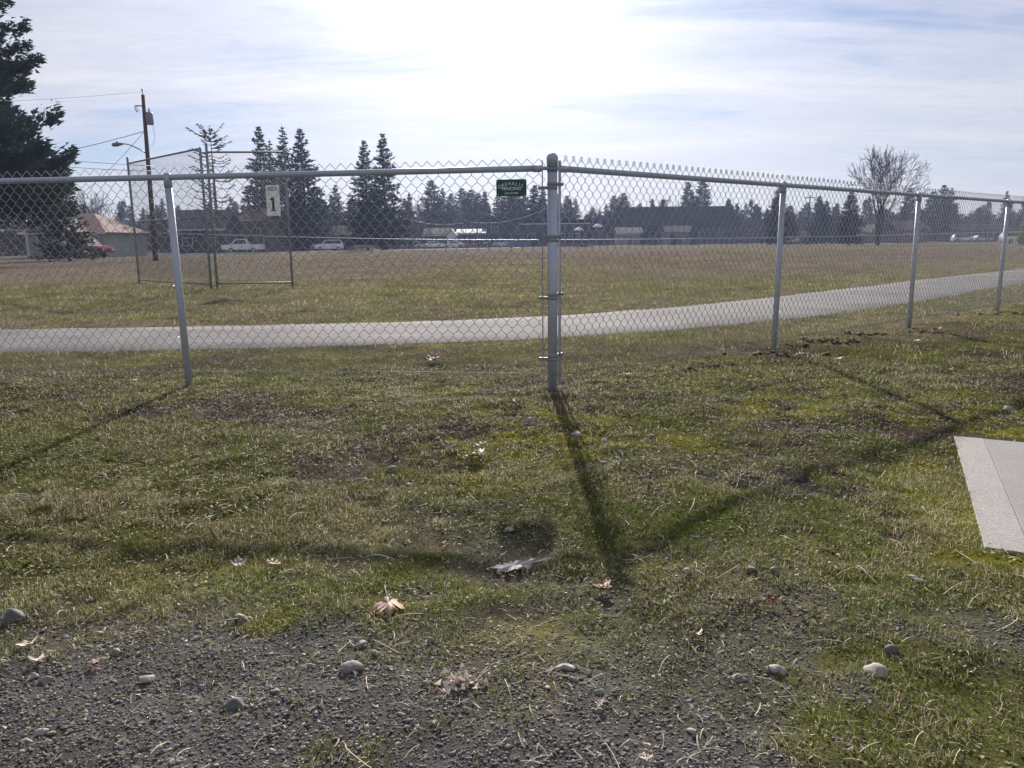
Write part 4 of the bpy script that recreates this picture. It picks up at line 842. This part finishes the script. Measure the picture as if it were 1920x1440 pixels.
def straws(n, xr, yr, lmin, lmax, rad, seed, dens, label, name='straw_litter', m='straw'):
    r_ = np.random.default_rng(seed); x = r_.uniform(*xr, n); y = r_.uniform(*yr, n); kp = (np.abs(x) < .95 * y + 1.3) & (slabd(x, y) > .01) & (r_.random(n) < dens(x, y)) & (pathdist(x, y) > PW); x = x[kp]; y = y[kp]; n = len(x)
    L = r_.uniform(lmin, lmax, n); a = r_.uniform(0, 6.28, n); cv = r_.normal(0, .6, n); z = hz(x, y); rise = np.abs(r_.normal(0, .35, n)) * L
    V = []; S = 4
    for s in range(S + 1):
        t = s / S; aa = a + cv * t; px = x + np.cos(a + cv * t * .5) * L * t; py = y + np.sin(a + cv * t * .5) * L * t; pz = z + .006 + rise * math.sin(t * 2.2) * .5
        V += [np.stack([px - np.sin(aa) * rad, py + np.cos(aa) * rad, pz], -1), np.stack([px + np.sin(aa) * rad, py - np.cos(aa) * rad, pz + rad * .8], -1)]
    V = np.stack(V, 1).reshape(-1, 3); i = np.arange(n)[:, None] * (2 * (S + 1)); Fc = np.concatenate([i + [2 * s, 2 * s + 1, 2 * s + 3, 2 * s + 2] for s in range(S)], 1).reshape(-1, 4)
    return tag(mesh_np(name, V, Fc, G[m], polysize=4), label, 'straw', kind='stuff')
straws(26000, (-4.5, 5.5), (1.3, 6.0), .012, .05, .0009, 21, lambda x, y: .25 + .75 * sst(.5, .65, fbm(x, y, 1.8, 25, 3)), 'dry straw lying flat over the near lawn')
straws(420, (-2.5, 3.5), (1.3, 3.2), .05, .13, .0009, 22, lambda x, y: .4 + .6 * sst(-.5, 1.2, x), 'longer pale dead stems curling on the gravel edge', 'dead_stems')
def bits(n, xr, yr, s0, s1, seed, dens, colr, label, name, zup=.006):
    r_ = np.random.default_rng(seed); x = r_.uniform(*xr, n); y = r_.uniform(*yr, n); kp = (np.abs(x) < .95 * y + 1.3) & (slabd(x, y) > .01) & (r_.random(n) < dens(x, y)); x = x[kp]; y = y[kp]; n = len(x); z = hz(x, y) + zup; s = r_.uniform(s0, s1, n); a = r_.uniform(0, 6.28, n)
    V = []
    for q_ in range(5):
        b = a + q_ * 2 * math.pi / 5; rr = s * r_.uniform(.5, 1.1, n); V.append(np.stack([x + np.cos(b) * rr, y + np.sin(b) * rr * .6, z + r_.uniform(-.3, .6, n) * s], -1))
    V = np.stack(V, 1).reshape(-1, 3); Fc = np.arange(n * 5).reshape(-1, 5); return tag(mesh_np(name, V, Fc, G['blade'], col=np.repeat(np.array(colr) * r_.uniform(.6, 1.2, n)[:, None], 5, 0), polysize=5), label, 'litter', kind='stuff')
bits(9000, (-4, 5), (1.35, 6), .002, .007, 31, lambda x, y: sst(.45, .62, fbm(x, y, 2.2, 131, 3)), (.60, .57, .52), 'tiny pale leaf scraps caught in the grass', 'leaf_scraps')
bits(5000, (-4, 5), (1.35, 6), .004, .011, 32, lambda x, y: sst(.48, .6, fbm(x, y, 1.8, 133, 3)), (.085, .12, .04), 'small clover leaves low in the lawn', 'clover')
def thatch(n, xr, yr, s0, s1, seed, label, name, verge=False):
    # loose shards of dead leaf, moss and clover lying over one another
    r_ = np.random.default_rng(seed); x = r_.uniform(*xr, n); y = r_.uniform(*yr, n); kp = (np.abs(x) < .95 * y + 1.2) & (slabd(x, y) > .006 - .045 * r_.random(n) ** 3) & (r_.random(n) < .25 + .9 * (1 - gravelness(x, y)) * sst(.34, .6, fbm(x, y, 2.4, 141, 4)))
    if verge: kp &= (pathdist(x, y) > PW + .02 * r_.normal(0, 2, n)) & (r_.random(n) < 1 - .8 * sst(8, 15, y - .5 * np.maximum(x, 0)))
    x = x[kp]; y = y[kp]; n = len(x)
    s = r_.uniform(s0, s1, n) * (.7 + .14 * y); a = r_.uniform(0, 6.28, n); z = hz(x, y) + r_.uniform(.001, .010, n); el = r_.uniform(.25, .8, n); tl = r_.normal(0, .45, (n, 3))
    V = np.stack([np.stack([x + np.cos(a + q_) * s * k_, y + np.sin(a + q_) * s * k_, z + tl[:, i] * s], -1) for i, (q_, k_) in enumerate(((0, 1), (2.3, el), (-2.3, el)))], 1).reshape(-1, 3)
    P4 = np.array([(.48, .42, .33), (.19, .14, .105), (.055, .045, .038), (.175, .175, .036), (.088, .13, .024), (.66, .62, .56)]); pk = r_.choice(6, n, p=[.20, .17, .22, .21, .15, .05]); c = P4[pk] * r_.uniform(.6, 1.3, n)[:, None]
    zc_ = groundcol(x, y) * 1.9; c = c * .58 + zc_ * .50 * r_.uniform(.5, 1.5, n)[:, None]
    if verge: c = c * .5 + np.array([.15, .138, .06]) * .5
    return tag(mesh_np(name, V, np.arange(3 * n).reshape(-1, 3), G['blade'], col=np.repeat(c, 3, 0)), label, 'thatch', kind='stuff')
thatch(380000, (-5, 6), (1.3, 6.3), .003, .0100, 61, 'matted shards of dead leaf and moss between the grass blades', 'thatch')
thatch(330000, (-11, 14), (5.8, 15), .003, .0085, 62, 'matted thatch on the turf along the footpath', 'verge_thatch', True)
# stones: an icosahedron roughened
ph = (1 + 5 ** .5) / 2; ICO = np.array([(-1, ph, 0), (1, ph, 0), (-1, -ph, 0), (1, -ph, 0), (0, -1, ph), (0, 1, ph), (0, -1, -ph), (0, 1, -ph), (ph, 0, -1), (ph, 0, 1), (-ph, 0, -1), (-ph, 0, 1)]) / math.sqrt(1 + ph * ph)
IF = np.array([(0, 11, 5), (0, 5, 1), (0, 1, 7), (0, 7, 10), (0, 10, 11), (1, 5, 9), (5, 11, 4), (11, 10, 2), (10, 7, 6), (7, 1, 8), (3, 9, 4), (3, 4, 2), (3, 2, 6), (3, 6, 8), (3, 8, 9), (4, 9, 5), (2, 4, 11), (6, 2, 10), (8, 6, 7), (9, 8, 1)])
OCT = np.array([(1, 0, 0), (0, 1, 0), (-1, 0, 0), (0, -1, 0), (.1, 0, 1), (0, 0, -1)], float); OF = np.array([(0, 1, 4), (1, 2, 4), (2, 3, 4), (3, 0, 4), (1, 0, 5), (2, 1, 5), (3, 2, 5), (0, 3, 5)])
def gravel(name, n, xr, yr, s0, s1, seed, dens, label, tone, B_=ICO, BF=IF):
    nv = len(B_)
    r_ = np.random.default_rng(seed); x = r_.uniform(*xr, n); y = r_.uniform(*yr, n); kp = (np.abs(x) < .95 * y + 1.0) & (slabd(x, y) > .02) & (r_.random(n) < dens(x, y)); x = x[kp]; y = y[kp]; n = len(x)
    s = s0 + (s1 - s0) * r_.random(n) ** 2.4; ax = np.stack([r_.uniform(.75, 1.35, n), r_.uniform(.7, 1.1, n), r_.uniform(.32, .62, n)], -1) * s[:, None]
    P_ = B_[None] * (1 + r_.normal(0, .20, (n, nv, 1))) * ax[:, None, :]; a = r_.uniform(0, 6.28, n); b = r_.normal(0, .25, n); ca, sa, cb, sb_ = np.cos(a)[:, None], np.sin(a)[:, None], np.cos(b)[:, None], np.sin(b)[:, None]
    X1 = P_[..., 0] * cb - P_[..., 2] * sb_; Z1 = P_[..., 0] * sb_ + P_[..., 2] * cb; Y1 = P_[..., 1]
    V = np.stack([X1 * ca - Y1 * sa + x[:, None], X1 * sa + Y1 * ca + y[:, None], Z1 + (hz(x, y) + ax[:, 2] * r_.uniform(.15, .7, n))[:, None]], -1).reshape(-1, 3)
    Fc = (BF[None] + (np.arange(n) * nv)[:, None, None]).reshape(-1, 3)
    tn_ = tone * r_.uniform(.6, 1.35, n)[:, None] * (1 + r_.normal(0, .05, (n, 3))); lt = r_.random(n) < .06; tn_[lt] *= 1.7
    return tag(mesh_np(name, V, Fc, G['gravel'], col=np.repeat(np.clip(tn_, 0, .6), nv, 0)), label, 'gravel', kind='stuff')
gravel('gravel', 98000, (-2.2, 2.4), (1.0, 2.3), .002, .0062, 51, lambda x, y: gravelness(x, y) * (1 - sst(2.0, 2.3, y)), 'fine grey crushed gravel along the near edge of the lawn', np.array([.145, .138, .138]), OCT, OF)
gravel('pebbles', 11000, (-2.6, 3.0), (.8, 3.6), .003, .0085, 52, lambda x, y: .02 + .80 * gravelness(x, y), 'scattered larger pebbles among gravel and grass', np.array([.165, .158, .156]))

# ------------------------------------------------------------------ single stones
def stone(px, py, wpx, flat, m, label, group=None, seed=0, elong=1.3, name='stone'):
    r_ = random.Random(seed); p = gnd(px, py + 2); x, y = p[0], p[1]; z = hz1(x, y); d = math.hypot(math.hypot(x, y), CAMH - z); s = wpx / F * d / 2
    import bmesh
    bm = bmesh.new(); bmesh.ops.create_icosphere(bm, subdivisions=3, radius=1.0)
    o1 = [Vector((r_.uniform(-1, 1), r_.uniform(-1, 1), r_.uniform(-1, 1))).normalized() for _ in range(9)]
    for v in bm.verts:
        k = 1.0
        for q_ in o1: k -= .30 * max(0, v.co.dot(q_) - .66) / .34
        k *= 1 + .03 * math.sin(v.co.x * 7 + seed) * math.sin(v.co.y * 6)
        v.co = Vector((v.co.x * k * s, v.co.y * k * s * (.8 / (1 if elong < 1.2 else 1.1)), v.co.z * k * s * flat))
    me = bpy.data.meshes.new(name); bm.to_mesh(me); bm.free(); me.polygons.foreach_set('use_smooth', [True] * len(me.polygons)); me.materials.append(G[m])
    o = bpy.data.objects.new(name, me); C.objects.link(o); o.location = (x, y, z + s * flat * (.18 if py > 1150 else .7)); o.rotation_euler = (r_.uniform(-.12, .12), r_.uniform(-.12, .12), r_.uniform(-.5, .5)); return tag(o, label, 'stone', group)
stone(657, 1256, 45, .58, 'stone', 'large smooth grey stone lying in the gravel', seed=1)
stone(1641, 1260, 46, .50, 'palestone', 'broad pale rock among grass and gravel at the gravel edge', seed=2)
stone(438, 1328, 44, .55, 'darkstone', 'dark oval stone alone in the gravel', seed=3)
stone(453, 1168, 32, .7, 'stone', 'blunt grey stone at the grass edge of the gravel', seed=4)
stone(1060, 1253, 36, .5, 'palestone', 'pale flat oval stone in the gravel below the curled leaf scraps', seed=5)
stone(993, 799, 26, .6, 'palestone', 'pale rounded stone in the grass below the red leaf', seed=6); stone(1079, 826, 24, .55, 'palestone', 'pale stone lying in the corner post shadow', seed=7)
stone(1671, 1228, 28, .9, 'darkstone', 'dark upright stone beside the broad pale rock', seed=8); stone(1457, 1251, 34, .5, 'palestone', 'white flat stone behind a grass tuft near the pale rock', seed=9); stone(1383, 1262, 34, .5, 'stone', 'flat brownish stone next to the white flat stone', seed=10)
stone(675, 1212, 28, .75, 'stone', 'tan rounded stone of a trio by the moss edge, the largest', seed=11); stone(704, 1226, 18, .8, 'palestone', 'small pale stone beside the tan rounded one', seed=12); stone(804, 1202, 22, .9, 'stone', 'grey egg-shaped stone below the folded brown leaf', seed=13)
stone(20, 1155, 42, .7, 'darkstone', 'dark mossy rock at the left end of the grass edge', seed=14)
OTH = [(64, 1274, 22), (88, 1281, 22), (218, 1226, 22), (275, 1278, 32), (372, 1197, 18), (50, 1400, 22), (80, 1380, 24), (515, 1306, 20), (505, 1295, 14), (594, 1224, 18), (585, 1250, 16), (700, 1290, 16), (1123, 1300, 18), (1075, 1277, 18), (1121, 1335, 18), (957, 994, 22), (1408, 1080, 20), (1453, 1083, 20), (1288, 1081, 20), (735, 886, 24), (764, 909, 14), (588, 1306, 12), (540, 1345, 16), (120, 1187, 14), (185, 1187, 18), (1580, 995, 16), (1130, 880, 18), (820, 828, 12), (1160, 881, 16), (1222, 827, 12), (1133, 835, 14), (1890, 766, 26), (1722, 1098, 20), (1712, 1092, 18), (340, 1430, 18), (380, 1290, 16), (1345, 1390, 16), (1150, 1250, 14), (730, 1250, 14), (880, 1280, 14)]
SLM = [(657, 1256, 'the large smooth grey stone'), (1641, 1260, 'the broad pale rock'), (438, 1328, 'the dark oval stone'), (453, 1168, 'the blunt grey stone'), (1060, 1253, 'the pale flat oval stone'), (993, 799, 'the red leaf'), (1079, 826, 'the corner post shadow'), (1457, 1251, 'the white flat stone'), (690, 1215, 'the tan rounded stone'), (804, 1202, 'the egg-shaped stone'), (20, 1155, 'the dark mossy rock'), (868, 1290, 'the shredded leaf heap'), (962, 1057, 'the long oak leaf'), (890, 855, 'the pair of pale leaves'), (1443, 1135, 'the tiny orange leaf'), (1127, 1108, 'the small orange-brown leaf'), (1850, 820, 'the concrete slab'), (180, 1250, 'the thin orange leaf'), (75, 1247, 'the torn pale leaf'), (1720, 1095, 'the lower slab corner'), (1210, 1430, 'the pale leaf scrap')]
for n, (px, py, wp) in enumerate(OTH):
    onl = py < 1120; near = min(SLM, key=lambda q_: math.hypot(q_[0] - px, 1.6 * (q_[1] - py)))[2]
    stone(px, py, wp, random.uniform(.45, .75), ('palestone', 'stone', 'stone')[n % 3], 'small %s%s stone %s near %s' % ('pale ' if n % 3 == 0 else 'grey ', 'flat' if wp >= 20 else 'round', 'half sunk in the grass' if onl else 'loose on the gravel', near), 'small stones in the grass' if onl else 'small stones on the gravel', seed=100 + n)

# ------------------------------------------------------------------ fallen leaves
OAK = [(0, -.06), (.05, .05), (.20, .10), (.16, .18), (.10, .22), (.30, .34), (.26, .40), (.12, .42), (.32, .60), (.26, .66), (.11, .62), (.20, .82), (.13, .84), (.06, .80), (0, 1.0)]
MAP = [(0, 0), (.12, .02), (.36, -.10), (.34, .06), (.62, .12), (.50, .22), (.66, .40), (.46, .38), (.40, .46), (.22, .36), (.30, .66), (.20, .62), (.12, .74), (0, 1.0)]
def leaf(px, py, wpx, kind, m, label, rz, curl=.35, seed=0, tilt=(0, 0), lift=.0, group=None):
    r_ = random.Random(seed); p = gnd(px, py + 3); x, y = p[0], p[1]; z = hz1(x, y); d = math.hypot(math.hypot(x, y), 1.0); S = wpx / F * d
    half = OAK if kind == 'oak' else MAP; out_ = [(a, b) for a, b in half] + [(-a * r_.uniform(.85, 1.1), b) for a, b in reversed(half[1:-1])]
    n = len(out_); V = [(0.0, .45)] + out_; 
    # ring between centre line and outline gives the curl somewhere to bend
    mid = [(a * .5, .06 + b * .88) for a, b in out_]; pts = [(0, .45)] + mid + out_; b = MB(); W = []
    for (a, q_) in pts:
        zc = curl * (abs(a) ** 1.5) * 1.3 + curl * .55 * (q_ - .45) ** 2 + .045 * math.sin(a * 13 + seed) + .03 * math.sin(q_ * 17 + seed * 2)
        W.append((a * S, (q_ - .45) * S, zc * S))
    fs_l = [(0, 1 + i, 1 + (i + 1) % n) for i in range(n)] + [(1 + i, 1 + n + i, 1 + n + (i + 1) % n, 1 + (i + 1) % n) for i in range(n)]
    t = thing('fallen_leaf', label, 'leaf', (x, y, z + .008 + lift), 0, group); t.rotation_euler = (tilt[0], tilt[1], rz)
    b.add(W, fs_l, True); o = b.build('blade', G[m], t); md = o.modifiers.new('thick', 'SOLIDIFY'); md.thickness = .0009
    st_ = MB().tube([(0, -.85 * S * 1, .03 * S), (0, -.5 * S, .012 * S), (0, 0, .006 * S), (0, .4 * S, .03 * S)], [.014 * S, .013 * S, .009 * S, .004 * S], 5).build('stem', G[m], t)
    return t
leaf(962, 1057, 84, 'oak', 'leafgrey', 'long silvery-grey oak leaf on the bare soil by the rail shadow', R(97), .18, 1, (-.12, .05), .008)
leaf(728, 1150, 58, 'maple', 'leafbrown', 'folded brown maple leaf standing up at the moss edge', R(195), -.75, 2, (-.25, 0), .024)
leaf(965, 770, 36, 'oak', 'leafred', 'deep red leaf standing in the grass near the corner post foot', R(80), .3, 3, (.7, .1), .05)
leaf(901, 845, 32, 'oak', 'leafpale', 'pale pinkish leaf, the farther of two lying close together', R(110), .3, 4, (-.3, .1), .02); leaf(888, 866, 36, 'maple', 'leafpale', 'pale pinkish leaf, the nearer of two lying close together', R(60), .3, 5, (-.2, 0), .02)
leaf(1127, 1108, 30, 'maple', 'leafbrown', 'small orange-brown leaf curled in the mossy grass', R(70), .6, 6, (.2, .1), .008); leaf(447, 1051, 24, 'maple', 'leafpale', 'tan curled leaf left of the long shadow band', R(20), .7, 7, (.4, 0), .01); leaf(512, 1060, 32, 'oak', 'leafbrown', 'orange-brown curled leaf beside the tan curled one', R(85), .6, 8, (.2, 0), .01)
leaf(1443, 1135, 18, 'maple', 'leafred', 'tiny orange leaf in a grass tuft on the right', R(10), .5, 9, (.5, 0), .012); leaf(1482, 648, 22, 'oak', 'leafred', 'red leaf by the foot of the first line post past the corner', R(80), .4, 10, (.3, 0), .02); leaf(1500, 665, 22, 'oak', 'leafpale', 'white curled leaf by the foot of the first line post past the corner', R(95), .4, 11, (-.2, 0), .02)
leaf(1574, 673, 22, 'oak', 'leafpale', 'white leaf lying open in the grass right of the first line post', R(95), .3, 12, (-.2, 0), .02); leaf(1754, 618, 14, 'maple', 'leafpale', 'pale leaf near the soil clods under the right fence', R(20), .4, 13, (-.2, 0), .02); leaf(1720, 640, 16, 'oak', 'leafpale', 'narrow pale leaf in the grass before the second line post', R(90), .3, 14, (-.2, 0), .02)
leaf(808, 677, 26, 'maple', 'leafred', 'dull red leaf seen through the mesh left of the corner post', R(30), .4, 15, (.3, 0), .02); leaf(1178, 702, 20, 'oak', 'leafpale', 'pale sliver of leaf just right of the corner post foot', R(90), .2, 16, (-.1, 0), .02); leaf(250, 715, 16, 'oak', 'leafpale', 'pale leaf sliver left of the left line post', R(70), .3, 17, (-.1, 0), .02); leaf(560, 830, 16, 'oak', 'leafpale', 'small pale leaf alone in the left lawn', R(130), .3, 18, (-.1, 0), .02)
leaf(48, 1210, 26, 'maple', 'leafpale', 'pale tan leaf on the gravel near the dark mossy rock', R(40), .4, 19, (-.1, 0), .008); leaf(180, 1250, 24, 'oak', 'leafbrown', 'thin orange leaf lying on the gravel', R(110), .3, 20, (-.1, 0), .006); leaf(75, 1247, 22, 'maple', 'leafpale', 'torn pale leaf on the gravel behind two stones', R(0), .4, 21, (-.1, 0), .006)
leaf(1310, 1190, 20, 'maple', 'leafpale', 'small cream leaf among straw at the gravel edge', R(200), .6, 22, (.5, 0), .01); leaf(1125, 1330, 22, 'oak', 'leafpale', 'slim tan leaf lying in the open gravel', R(150), .3, 23, (-.1, 0), .006); leaf(1210, 1430, 20, 'maple', 'leafpale', 'pale leaf scrap on the gravel by the bottom grass', R(10), .4, 24, (0, 0), .006)
# a shredded pale clump on the gravel
p = gnd(868, 1290); r2 = np.random.default_rng(5); bt = []
for k in range(90):
    c0 = np.array([p[0] + r2.normal(0, .022), p[1] + r2.normal(0, .02), hz1(p[0], p[1]) + .006 + abs(r2.normal(0, .008))]); bt.append(c0 + r2.normal(0, .007, (3, 3)))
bt = np.concatenate(bt); tag(mesh_np('shredded_leaf', bt, np.arange(len(bt)).reshape(-1, 3), G['leafpale']), 'shredded cream leaf remains heaped on the gravel', 'leaf', kind='stuff')
# soil clods by the right-hand fence
r3 = np.random.default_rng(9)
def clods(px, py, n, sx, sy, label):
    p = gnd(px, py); V = []; Fc = []; 
    for k in range(n):
        c0 = np.array([p[0] + r3.normal(0, sx), p[1] + r3.normal(0, sy), 0]); s = r3.uniform(.006, .026); c0[2] = hz1(c0[0], c0[1]) + s * .4
        V.append(ICO * (1 + r3.normal(0, .2, (12, 1))) * s * np.array([1.2, 1.1, .8]) + c0); Fc.append(IF + 12 * k)
    o = mesh_np('soil_heap', np.concatenate(V), np.concatenate(Fc), G['soil']); return tag(o, label, 'soil', kind='stuff')
clods(1558, 640, 45, .13, .09, 'dark soil clods heaped between the first and second line posts'); clods(1455, 664, 24, .22, .12, 'dark soil crumbled round the foot of the first line post'); clods(1640, 627, 28, .30, .12, 'flat ridge of dark soil before the second line post'); clods(1860, 588, 12, .3, .1, 'dark soil patch by the third line post'); clods(1330, 690, 12, .24, .1, 'small dark soil patch under the mesh between corner and first line post')

# ------------------------------------------------------------------ haze
hb = MB().box((0, 150, 16), (820, 440, 36)); hm = bpy.data.materials.new('haze_air'); hm.use_nodes = True; t = hm.node_tree; t.nodes.clear(); o_ = N('ShaderNodeOutputMaterial', t); pv = N('ShaderNodeVolumePrincipled', t)
pv.inputs['Color'].default_value = (.50, .62, 1.0, 1); pv.inputs['Density'].default_value = .0005; pv.inputs['Anisotropy'].default_value = .1; t.links.new(pv.outputs[0], o_.inputs['Volume'])
ho = hb.build('haze', hm); tag(ho, 'thin bluish haze hanging over the whole field', 'haze', kind='stuff')
